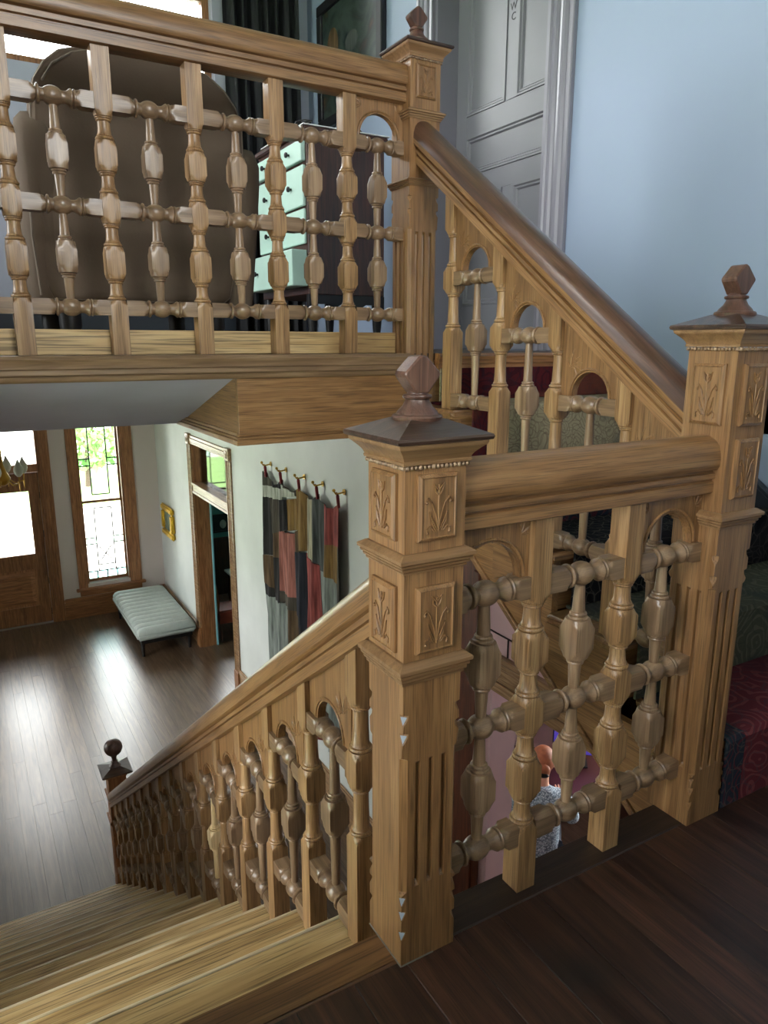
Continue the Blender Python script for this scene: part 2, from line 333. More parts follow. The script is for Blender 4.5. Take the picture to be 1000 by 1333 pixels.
def sempty(name, loc=(0, 0, 0), label=None):
    o = bpy.data.objects.new(name, None); o.empty_display_size = 0.1; COL.objects.link(o); o.location = loc; o['kind'] = 'structure'
    if label: o['label'] = label
    return o
def wall_cells(axis, t0, t1, u0, u1, z0, z1, holes):
    """wall with rectangular openings; axis = thickness axis; u is the other horizontal axis"""
    us = sorted({u0, u1, *[h[0] for h in holes], *[h[1] for h in holes]}); zs = sorted({z0, z1, *[h[2] for h in holes], *[h[3] for h in holes]}); mb = MB()
    us = [q for q in us if u0 <= q <= u1]; zs = [q for q in zs if z0 <= q <= z1]
    for i in range(len(us) - 1):
        col = []
        for j in range(len(zs) - 1):
            uc, zc = (us[i] + us[i + 1]) / 2, (zs[j] + zs[j + 1]) / 2
            if any(h[0] < uc < h[1] and h[2] < zc < h[3] for h in holes): continue
            if col and abs(col[-1][1] - zs[j]) < 1e-9: col[-1][1] = zs[j + 1]
            else: col.append([zs[j], zs[j + 1]])
        for a_, b_ in col:
            if axis == 'X': mb.box(t0, t1, us[i], us[i + 1], a_, b_)
            else: mb.box(us[i], us[i + 1], t0, t1, a_, b_)
    return mb

# ================================================================== SHELL
FTOP = 0.857                                    # underside of gallery floor / hall ceiling
struct(build('wall_right', wall_cells('X', XW, XW + 0.2, -1.4, 4.85, -0.1, ZC, [(1.88, 2.89, ZG, 3.40), (2.3, 4.85, -0.1, FTOP)]), 'paint_blue'), 'pale blue plaster wall beside the upper flight')
struct(build('wall_hall_right', wall_cells('X', XW, XW + 0.2, 2.3, YF, ZH, FTOP, [(7.1, 8.65, ZH, -0.12)]), 'paint_hall'), 'mottled off-white hall wall with the patchwork hanging')
struct(build('wall_understair', wall_cells('X', XW, XW + 0.2, -1.4, 2.3, ZH, -0.1, [(0.5, 2.16, ZH, -0.87)]), 'paint_pink'), 'pink wall under the upper flight')
struct(build('wall_front', wall_cells('Y', YF, YF + 0.22, -2.8, 5.2, ZH - 0.3, ZG, [(-0.80, 0.24, ZH, 0.55), (0.74, 1.42, -2.54, 0.42), (2.6, 3.8, -1.25, 0.3)]), 'paint_front'), 'greyish pink front wall of the hall')
struct(build('wall_gallery_far', wall_cells('Y', 4.65, 4.87, -2.8, 2.2, FTOP, ZC, [(-1.2, 1.2, 2.97, 4.25)]), 'paint_lilac'))
struct(build('wall_left', wall_cells('X', -2.8, -2.6, 1.2, YF + 0.22, ZH, ZC, [(5.8, 8.0, -2.15, -0.15), (1.7, 3.3, 1.7, 3.8)]), 'paint_hall'))
mb = wall_cells('X', -1.4, -1.2, -1.6, 1.25, ZH, ZC, [(-1.1, -0.3, 0.7, 2.8), (0.3, 1.15, -0.45, 1.0)]); mb.box(-1.4, -1.2, 1.25, 4.35, ZH, FTOP)
struct(build('wall_stair', mb, 'paint_hall'))
struct(build('wall_stair_end', MB().box(-2.8, -1.4, 1.0, 1.2, ZH, ZC), 'paint_hall'))
struct(build('wall_back', wall_cells('Y', -1.6, -1.4, -1.4, 5.2, ZH, ZC, [(-0.6, 0.5, 1.9, 3.5)]), 'paint_hall'))
struct(build('wall_office', wall_cells('X', 4.7, 4.9, -1.4, 5.2, ZH, 1.0, [(1.2, 3.2, -2.2, -0.6)]), 'paint_pink'))
struct(build('wall_office_far', MB().box(XW + 0.2, 4.9, 3.9, 4.0, ZH, FTOP), 'paint_pink'))
struct(build('wall_partition', MB().box(XW + 0.2, 5.2, 5.4, 5.5, ZH, 1.0), 'paint_teal'))
struct(build('wall_dining', MB().box(5.0, 5.2, 5.5, YF, ZH, 1.0), 'paint_teal'))
mb = wall_cells('Y', YF - 0.02, YF - 0.001, XW + 0.2, 5.0, ZH, FTOP, [(2.6, 3.8, -1.25, 0.3)])
struct(build('wall_dining_front', mb, 'paint_teal'))
struct(build('ceiling', MB().box(-2.8, 2.2, -1.6, 4.87, ZC, ZC + 0.15), 'paint_ceiling'))
struct(build('ceiling_hall', MB().box(-2.8, XW, 2.05, YF + 0.22, FTOP, ZG - 0.026), 'paint_ceiling'))
struct(build('ceiling_side_rooms', MB().box(XW, 5.2, -1.6, YF + 0.22, FTOP, FTOP + 0.2), 'paint_ceiling'))
struct(build('ceiling_slope', MB().prism([(1.292, 1.085), (1.292, ZG - 0.026), (2.05, ZG - 0.026), (2.05, FTOP)], 'X', -2.6, 0.127), 'paint_soffit'), 'sloping lilac grey soffit under the gallery')
struct(build('floor_gallery', MB().box(-2.6, XW, 1.292, 4.65, ZG - 0.025, ZG), 'floor_gallery'))
struct(build('floor_side_rooms', MB().box(XW, 5.2, -1.6, YF + 0.22, ZH - 0.2, ZH), 'floor_hall'))

# beam under the gallery (boxed oak) with mouldings
tr = sempty('trim_1', (0.127, 1.29, FTOP), 'boxed oak beam under the gallery edge')
build('fascia_board', MB().box(0.118, W - NA, 1.289, 1.31, FTOP + 0.03, 1.08).box(W + NA, XW, 1.289, 1.298, FTOP + 0.03, 1.08), 'oak_X', tr, bevel=0.001)
build('beam_core', MB().box(0.14, W - NA - 0.001, 1.31, 1.415, FTOP + 0.002, ZG - 0.026).box(W + NA + 0.001, XW, 1.31, 1.415, FTOP + 0.002, ZG - 0.026).box(0.14, XW, 1.415, 2.05, FTOP + 0.002, ZG - 0.026), 'oak_X', tr)
build('return_board', MB().prism([(1.3102, FTOP), (1.3102, 1.079), (2.05, FTOP)], 'X', 0.119, 0.1399), 'oak_Y', tr)
for i, (d, z0, z1) in enumerate(((0.016, FTOP - 0.004, FTOP + 0.014), (0.010, FTOP + 0.014, FTOP + 0.024), (0.005, FTOP + 0.024, FTOP + 0.036))):
    build('bottom_moulding', MB().box(0.118 - d, W - NA, 1.289 - d, 1.30, z0, z1), 'oak_X', tr, bevel=0.0025)
    build('return_moulding', MB().box(0.118 - d, 0.13, 1.30, 2.05, z0, z1), 'oak_hall_Y', tr, bevel=0.0025)
# gallery nosing
nosing = [(1.262, 1.13), (1.255, 1.142), (1.262, 1.152), (1.275, ZG), (1.35, ZG), (1.35, 1.075), (1.285, 1.075), (1.278, 1.082), (1.278, 1.092), (1.268, 1.098), (1.268, 1.112), (1.262, 1.116)]
t2 = struct(build('trim_2', MB().prism(nosing, 'X', -2.6, W - NA), 'oak_worn_X', smooth=50), 'rounded oak nosing along the gallery floor edge')
build('stair_head', MB().prism(nosing, 'X', W + NA, XW - 0.003), 'oak_hall_X', t2, smooth=50)
struct(build('trim_3', MB().box(-2.6, W - NA, L + 0.028, L + 0.048, ZG, ZG + 0.076), 'oak_tread', bevel=0.002), 'pale oak kickboard behind the gallery balusters')

# landing floor of separate planks
fl = sempty('floor_landing', (0.4, -0.7, -0.3), 'dark stained plank floor of the stair landing')
build('subfloor', MB().box(-1.2, XW, -1.4, 0.0, -0.3, -0.024), 'oak_X', fl)
x = -1.2; i = 0
while x < XW - 0.01:
    wd_ = random.choice((0.112, 0.116, 0.12)); x1 = min(x + wd_, XW)
    ycut = random.uniform(-1.1, -0.4)
    yend = -0.050 if x1 < W + NA else -0.03
    for (ya, yb) in ((-1.4, ycut), (ycut, yend)):
        build('plank', MB().box(x + 0.0007, x1 - 0.0007, ya + 0.0006, yb - 0.0006, -0.022, random.uniform(-0.0007, 0.0003)), 'floor_landing', fl, bevel=0.0008)
    x = x1; i += 1
build('border_plank', MB().box(-NA + 0.005, W + NA, -0.049, 0.042, -0.022, 0.0004), 'floor_border', fl, bevel=0.0025)
build('nosing_plank', MB().box(-1.2, -0.045, -0.049, 0.037, -0.03, 0.0012), 'oak_nosing', fl, bevel=0.006, segs=3)
build('apron', MB().box(0.0, XW, 0.0, 0.02, -0.3, -0.024), 'oak_X', fl)

# hall floor of separate boards
fh = sempty('floor_hall', (0, 6, ZH), 'brown varnished board floor of the hall below')
build('subfloor', MB().box(-2.6, XW, -1.4, YF, ZH - 0.2, ZH - 0.031), 'floor_hall', fh)
x = -2.6
while x < XW - 0.01:
    x1 = min(x + random.choice((0.115, 0.125, 0.13)), XW); cuts = [-1.4, random.uniform(2.5, 4.5), random.uniform(5.5, 7.0), random.uniform(8.0, 9.6), YF]
    for a_, b_ in zip(cuts, cuts[1:]):
        build('board', MB().box(x + 0.0006, x1 - 0.0006, a_ + 0.0006, b_ - 0.0006, ZH - 0.03, ZH + random.uniform(-0.0003, 0.0003)), 'floor_hall', fh)
    x = x1

# unseen daylight windows (behind and beside the viewer)
def simple_window(name, axis, t, u0, u1, z0, z1, label=None, bars=1, mat='oak_hall'):
    o = sempty(name, (t, (u0 + u1) / 2, z0) if axis == 'X' else ((u0 + u1) / 2, t, z0), label)
    def bx(a, b, c, d): return MB().box(t - 0.03, t + 0.03, a, b, c, d) if axis == 'X' else MB().box(a, b, t - 0.03, t + 0.03, c, d)
    for a, b, c, d in ((u0, u0 + 0.05, z0, z1), (u1 - 0.05, u1, z0, z1), (u0 + 0.05, u1 - 0.05, z0, z0 + 0.06), (u0 + 0.05, u1 - 0.05, z1 - 0.05, z1)): build('sash_rail', bx(a, b, c, d), mat, o)
    zm = (z0 + z1) / 2; build('meeting_rail', bx(u0 + 0.05, u1 - 0.05, zm - 0.02, zm + 0.02), mat, o)
    q = 0.004
    build('pane', MB().box(t - q, t + q, u0 + 0.05, u1 - 0.05, z0 + 0.06, z1 - 0.05) if axis == 'X' else MB().box(u0 + 0.05, u1 - 0.05, t - q, t + q, z0 + 0.06, z1 - 0.05), 'glass', o)
    return o
simple_window('window_3', 'X', -1.3, -1.1, -0.3, 0.7, 2.8)
simple_window('fill_window_10', 'X', -1.3, 0.3, 1.15, -0.45, 1.0)  # added out of view to lighten treads and lower balusters
simple_window('window_4', 'Y', -1.5, -0.6, 0.5, 1.9, 3.5)
simple_window('window_5', 'Y', 4.76, -1.2, 1.2, 2.97, 4.25, 'high bright window behind the gallery')
simple_window('window_6', 'X', -2.7, 1.7, 3.3, 1.7, 3.8)
simple_window('fill_window_7', 'X', -2.7, 5.8, 8.0, -2.15, -0.15)  # never in view; assumed and enlarged for more hall light
simple_window('window_8', 'Y', YF + 0.11, 2.6, 3.8, -1.25, 0.3, 'dining room window seen through the transom light')
simple_window('fill_window_9', 'X', 4.8, 1.2, 3.2, -2.2, -0.6)  # never in view; assumed and enlarged to light the office

# ================================================================== STAIRS
def band(cx, cy, prof, axis='Z'): return MB().sq(prof, cx, cy)
# lower flight
st = thing('staircase', 'worn pale oak stair flight descending from the landing to the hall', 'staircase', (-0.58, 2.0, ZH))
XL0, XL1 = -1.197, 0.052
for k in range(1, 16):
    z = -k * RISE; y0 = 0.012 + GL * (k - 1); y1 = 0.035 + GL * k
    build('tread', MB().box(XL0, XL1, y0, y1, z - 0.032, z), 'oak_tread', st, bevel=0.010, segs=3, smooth=50)
for k in range(1, 16): build('nosing', MB().tube([(XL0, 0.0335 + GL * k, -k * RISE - 0.0045), (XL1 - 0.001, 0.0335 + GL * k, -k * RISE - 0.0045)], 0.0052, 8), 'oak_edge_highlight', st, smooth=60)  # pale strip along each worn tread edge, painting in the bright highlight line
for k in range(1, 17):
    yb = 0.012 + GL * (k - 1)
    build('riser', MB().box(XL0, XL1 - 0.03, yb - 0.02, yb, -k * RISE, -(k - 1) * RISE - 0.030), 'oak_X', st)
    if k < 16: build('tread_bracket', MB().prism([(yb, -k * RISE - 0.032), (yb + GL - 0.02, -k * RISE - 0.032), (yb + GL - 0.05, -k * RISE - 0.075), (yb + 0.12, -k * RISE - 0.10), (yb, -k * RISE - 0.16)], 'X', XL1 - 0.03, XL1 - 0.008), 'oak_Y', st)
sl = RISE / GL
poly = [(0.0, -0.03)]
for k in range(1, 16):
    poly += [(0.012 + GL * (k - 1), -k * RISE - 0.033 + 0.0), (0.012 + GL * k - 0.0, -k * RISE - 0.033)]
poly += [(0.012 + GL * 15, ZH), (0.012 + GL * 15 - 0.3, ZH), (0.0, -0.62)]
build('string_board', MB().prism(poly, 'X', XL1 - 0.055, XL1 - 0.03), 'oak_Y', st)
build('soffit', MB().prism([(0, -0.62), (0, -0.6), (0.012 + GL * 15 - 0.3, ZH + 0.02), (0.012 + GL * 15 - 0.3, ZH)], 'X', XL0, XL1 - 0.056), 'oak_Y', st)

# upper flight
su = thing('staircase', 'oak stair flight with rug covered steps climbing to the gallery', 'staircase', (1.4, 0.65, 0))
XU0, XU1 = W - 0.052, XW - 0.003
RU = lambda j: -0.03 + GU * (j - 1)
for j in range(1, 6):
    build('tread', MB().box(XU0 if j > 1 else W + NA + 0.001, XU1, RU(j) - 0.022, min(RU(j + 1) - 0.002, 1.287), j * RISE - 0.032, j * RISE), 'oak_X', su, bevel=0.010, segs=3, smooth=50)
for j in range(1, 7):
    build('riser', MB().box(XU0 + 0.056 if 1 < j < 6 else W + NA + 0.001, XU1, RU(j), RU(j) + 0.02, (j - 1) * RISE + 0.0006, j * RISE - 0.031), 'oak_X', su)
    if 1 < j < 6: build('tread_bracket', MB().prism([(RU(j + 1), j * RISE - 0.032), (RU(j) + 0.0, j * RISE - 0.032), (RU(j) + 0.03, j * RISE - 0.075), (RU(j) + 0.14, j * RISE - 0.10), (RU(j + 1), j * RISE - 0.16)], 'X', XU0 + 0.008, XU0 + 0.03), 'oak_Y', su)
sb = lambda y: 0.438 + 0.715 * (y - 0.894)
poly = [(0.065, sb(0.065)), (0.065, RISE - 0.033)]
for j in range(2, 6): poly += [(RU(j), (j - 1) * RISE - 0.033), (RU(j), j * RISE - 0.033)]
poly += [(RU(6), 5 * RISE - 0.033), (1.288, 5 * RISE - 0.033), (1.288, sb(1.288))]
build('string_board', MB().prism(poly, 'X', XU0 + 0.03, XU0 + 0.055), 'oak_Y', su)
build('string_moulding', MB().prism([(0.065, sb(0.065) - 0.004), (0.065, sb(0.065) + 0.022), (1.288, sb(1.288) + 0.022), (1.288, sb(1.288) - 0.004)], 'X', XU0 + 0.018, XU0 + 0.05), 'oak_Y', su, bevel=0.004)
build('soffit', MB().prism([(0.0, sb(0.0) + 0.002), (0.0, sb(0.0) + 0.03), (1.288, sb(1.288) + 0.03), (1.288, sb(1.288) + 0.002)], 'X', XU0 + 0.056, XU1), 'oak_Y', su)
# dark sloping skirting on the blue wall
build('wall_string', MB().prism([(-1.38, 0.001), (-1.38, 0.16), (-0.12, 0.16), (0.0, 0.24), (1.29, 0.24 + 0.72 * 1.29), (1.29, 0.9), (0.0, 0.0015)], 'X', XW - 0.022, XW - 0.001), 'skirting_dark', su)
build('wall_string_cap', MB().prism([(-0.12, 0.16), (-0.12, 0.185), (0.0, 0.265), (1.29, 0.265 + 0.72 * 1.29), (1.29, 0.24 + 0.72 * 1.29), (0.0, 0.24)], 'X', XW - 0.034, XW - 0.002), 'skirting_dark', su, bevel=0.004)

# rugs laid step by step on the upper flight
RUGS = [(1, 'rug_red', 'red floral rug with teal border on the lowest carpeted step'), (2, 'rug_grey', 'worn grey green rug on the second carpeted step'),
        (3, 'rug_blackcream', 'black and cream patterned rug on the third carpeted step'), (4, 'rug_navy', 'dark navy and red patterned rug on the fourth carpeted step'),
        (5, 'rug_cream', 'cream floral rug with dark outlines on the fifth carpeted step'), (6, 'rug_maroon', 'maroon rug covering the top riser below the gallery')]
for j, mt, lab in RUGS:
    y0 = RU(j); z0 = (j - 1) * RISE; z1 = j * RISE; t = 0.009
    d = min(RU(j + 1) - 0.004, 1.284)
    bo = y0 - 0.022
    poly = [(bo - t, z0 + (0.002 if j == 1 else 0.011)), (bo - t, z1 - 0.004), (bo - t + 0.008, z1 + t), (d, z1 + t), (d, z1 + 0.0008), (bo - 0.001, z1 + 0.0008), (bo - 0.001, z0 + (0.002 if j == 1 else 0.011))]
    if j == 6: d = 1.0; poly = [(bo - t, z0 + 0.011), (bo - t, z1 - 0.036), (bo - 0.0015, z1 - 0.036), (bo - 0.0015, z0 + 0.011)]
    xa = W + NA + 0.012 if j in (1, 6) else W + 0.035
    rg = thing('stair_rug', lab, 'rug', ((xa + XW) / 2, y0, z0), 'rugs on the upper flight')
    build('pile', MB().prism(poly, 'X', xa + 0.075, XW - 0.05), mt, rg, smooth=30)
    build('border', MB().prism(poly, 'X', xa, xa + 0.074), {'rug_red': 'rug_navy', 'rug_grey': 'rug_grey', 'rug_blackcream': 'rug_blackcream', 'rug_cream': 'rug_maroon', 'rug_maroon': 'rug_cream', 'rug_navy': 'rug_blackcream'}[mt], rg, smooth=30)

# ================================================================== TURNED OAK
PH = 0.025        # half width of square posts
def blk(z0, z1, h, b0=True, b1=True, c=0.016):
    o = []
    o += [(z0, h * 1.0, h), (z0 + c * 0.35, h * 1.12, h), (z0 + c * 0.7, h * 1.27, h), (z0 + c, h * 1.42, h)] if b0 else [(z0, h * 1.42, h)]
    o += [(z1 - c, h * 1.42, h), (z1 - c * 0.7, h * 1.27, h), (z1 - c * 0.35, h * 1.12, h), (z1, h * 1.0, h)] if b1 else [(z1, h * 1.42, h)]
    return o
def neck(z0, z1):
    """turned length of a post: torus over the lower block, tapering shank, double bead under the upper"""
    n = z1 - z0; m_ = []
    m_ += [(z0 + 0.0005, 0.021), (z0 + 0.002, 0.0255), (z0 + 0.0055, 0.0270), (z0 + 0.009, 0.0255), (z0 + 0.0105, 0.0215), (z0 + 0.0125, 0.0228), (z0 + 0.015, 0.0215), (z0 + 0.019, 0.0195)]
    m_ += [(z0 + n * 0.55, 0.0180), (z1 - 0.013, 0.0175), (z1 - 0.0115, 0.0205), (z1 - 0.0095, 0.0218), (z1 - 0.0075, 0.0205), (z1 - 0.0062, 0.0205), (z1 - 0.004, 0.0240), (z1 - 0.002, 0.0240), (z1 - 0.0005, 0.0215)]
    return m_
def level_post():
    p = blk(0, 0.162, PH, False, True) + neck(0.162, 0.224) + blk(0.224, 0.318, 0.027) + neck(0.318, 0.383) + blk(0.383, 0.466, PH) + neck(0.466, 0.528) + blk(0.528, 0.612, 0.027) + neck(0.612, 0.676) + blk(0.676, 0.862, PH, True, False)
    return MB().turn(p)
def flight_post(k=1.0):
    p = blk(0, 0.282 * k, PH, False, True) + neck(0.282 * k, 0.398 * k) + blk(0.398 * k, 0.486 * k, 0.027) + neck(0.486 * k, 0.593 * k) + blk(0.593 * k, 0.735 * k, PH, True, False)
    return MB().turn(p)
def spin_half(z0, zb0, zb1, z1):
    """tapered spindle length with a barrel block between zb0 and zb1"""
    p = [(z0, 0.0105), (zb0 - 0.016, 0.0142), (zb0 - 0.0145, 0.0178), (zb0 - 0.0115, 0.0188), (zb0 - 0.009, 0.0178), (zb0 - 0.008, 0.0165), (zb0 - 0.006, 0.0205), (zb0 - 0.003, 0.0212), (zb0 - 0.0005, 0.0195)]
    p += blk(zb0, zb1, 0.0262, True, True, 0.022)
    p += [(zb1 + 0.0005, 0.0195), (zb1 + 0.003, 0.0212), (zb1 + 0.006, 0.0205), (zb1 + 0.008, 0.0165), (zb1 + 0.009, 0.0178), (zb1 + 0.0115, 0.0188), (zb1 + 0.0145, 0.0178), (zb1 + 0.016, 0.0142), (z1, 0.0102)]
    return p
def rail_prof(n, h=0.0225):
    """turned rail of length n: chamfered blocks, bead pairs, coves and a centre ball"""
    m_ = n / 2; bl = max(0.03, m_ - 0.064); r_ = 0.0265; q0 = bl - 0.012
    left = blk(0, m_ - 0.048, h, False, True, 0.012) + [(m_ - 0.0475, 0.0175), (m_ - 0.044, 0.0180), (m_ - 0.0425, 0.0240), (m_ - 0.040, 0.0262), (m_ - 0.0372, 0.0262), (m_ - 0.035, 0.0240), (m_ - 0.034, 0.0190), (m_ - 0.0285, 0.0172)]
    ball = [(m_ + q, max(0.0172, math.sqrt(max(0, r_ * r_ - (q * 0.86) ** 2)))) for q in (-0.0235, -0.0195, -0.015, -0.010, -0.005, 0, 0.005, 0.010, 0.015, 0.0195, 0.0235)]
    right = [(m_ + 0.031, 0.0166), (m_ + 0.036, 0.0176), (m_ + 0.041, 0.0200), (m_ + 0.0455, 0.0238), (m_ + 0.0478, 0.0252), (m_ + 0.0505, 0.0252), (m_ + 0.0522, 0.0232), (m_ + 0.0532, 0.0210), (m_ + 0.0545, 0.0232), (m_ + 0.0568, 0.0252), (m_ + 0.0595, 0.0252), (m_ + 0.0612, 0.0225)]
    right += blk(m_ + 0.062, n, h, True, False, 0.012)
    return left + ball + right
def rail_mesh(n, axis): return mesh_only('rail', MB().turn(rail_prof(n), axis=axis, n=24), 'oak_worn_' + axis, smooth=26)
M_post = mesh_only('baluster', level_post(), 'oak_block', smooth=26)
M_fpost_u = mesh_only('baluster', flight_post(1.0), 'oak_block', smooth=26)
M_fpost_l = mesh_only('baluster', flight_post(1.035), 'oak_block', smooth=26)
M_spin = mesh_only('spindle', MB().turn(spin_half(0.155, 0.238, 0.326, 0.412) + [(0.42, 0.011)] + spin_half(0.438, 0.522, 0.612, 0.70)), 'oak_worn', smooth=26)
M_fspin = mesh_only('spindle', MB().turn(spin_half(0.018, 0.180, 0.270, 0.43)), 'oak_worn', smooth=26)
M_fspin_pale = mesh_only('spindle', MB().turn(spin_half(0.018, 0.180, 0.270, 0.43)), 'oak_pale', smooth=26)

HR = [(0.031, 0.0), (0.036, 0.003), (0.036, 0.027), (0.029, 0.030), (0.029, 0.034), (0.038, 0.037), (0.038, 0.047), (0.030, 0.050), (0.030, 0.054), (0.0415, 0.057), (0.0465, 0.063), (0.048, 0.078), (0.0465, 0.094), (0.041, 0.110), (0.031, 0.122), (0.016, 0.129), (0, 0.131)]
HRP = HR + [(-u, z) for u, z in reversed(HR[:-1])]
def handrail(name, p0, p1, parent, mat, k=1.0, capmat=None):
    secs = []; HRP = HR + [(-u, z) for u, z in reversed(HR[:-1])]
    if capmat:
        c_ = [q for q in HR if q[1] >= 0.0775]; cp = c_ + [(-u, z) for u, z in reversed(c_[:-1])]
        build('handrail_cap', MB().loft([[(q[0] + u, q[1], q[2] + z * k) for u, z in cp] for q in (p0, p1)]), capmat, parent, smooth=35)
        b_ = [q for q in HR if q[1] <= 0.0785]; HRP = b_ + [(-u, z) for u, z in reversed(b_)]
    d = Vector(p1) - Vector(p0); alongx = abs(d.x) > abs(d.y)
    nseg = 1
    for q in (p0, p1):
        secs.append([((q[0], q[1] + u, q[2] + z * k) if alongx else (q[0] + u, q[1], q[2] + z * k)) for u, z in HRP])
    return build(name, MB().loft(secs), mat, parent, smooth=35)
def motif_leaf(mb, cx, cz, s, mx, flip=1):
    """small incised-leaf relief in a panel whose face lies at local y = 0"""
    for k in range(5):
        a = PI / 2 + (k - 2) * 0.5
        pts = [(cx + flip * mx * t * s * math.cos(a + 0.5 * t), -0.0008, cz + t * s * math.sin(a + 0.5 * t)) for t in (0.1, 0.4, 0.7, 1.0)]
        mb.tube(pts, 0.0022 * s / 0.03, 5, (0.5, 1.0, 0.9, 0.25))
def carve_panel():
    """tulip, two curling stems, leaves and dots, raised on the panel face y = 0 (about 78 x 112 mm)"""
    mb = MB(); y = -0.0006
    mb.tube([(0, y, -0.042), (0, y, -0.01), (0, y, 0.024)], 0.0016, 6)
    for s in (-1, 1):
        mb.tube([(0, y, -0.036), (s * 0.006, y, -0.012), (s * 0.013, y, 0.008), (s * 0.021, y, 0.018), (s * 0.0255, y, 0.012)], 0.0016, 6)
        mb.tube([(s * 0.003, y, -0.038), (s * 0.012, y, -0.022), (s * 0.018, y, -0.006), (s * 0.014, y, -0.024), (s * 0.006, y, -0.04)], 0.0019, 6, (0.6, 1, 0.5, 1, 0.6))
        mb.tube([(s * 0.009, y, -0.04), (s * 0.018, y, -0.032), (s * 0.024, y, -0.036), (s * 0.022, y, -0.042)], 0.0018, 6)
        mb.ball((s * 0.0245, y, 0.0095), 0.0028, 8, 6); mb.ball((s * 0.0225, y, -0.043), 0.0026, 8, 6)
        mb.tube([(0, y, 0.022), (s * 0.007, y, 0.028), (s * 0.010, y, 0.042), (s * 0.005, y, 0.035), (0, y, 0.031)], 0.0019, 6)
    mb.tube([(0, y, 0.024), (0, y, 0.04)], 0.0018, 6)
    return mb
M_carve = mesh_only('carving', carve_panel(), 'oak_Z', smooth=60)
def panel_mesh(hw, hh, t=0.0105):
    mb = MB(); secs = []
    for y, d in ((0.001, 0), (-t * 0.55, 0), (-t, 0.006), (-t * 0.78, 0.0075), (-t * 0.78, 0.009)):
        secs.append([(-hw + d, y, -hh + d), (hw - d, y, -hh + d), (hw - d, y, hh - d), (-hw + d, y, hh - d)])
    return mesh_only('panel', mb.loft(secs), 'oak_Z')

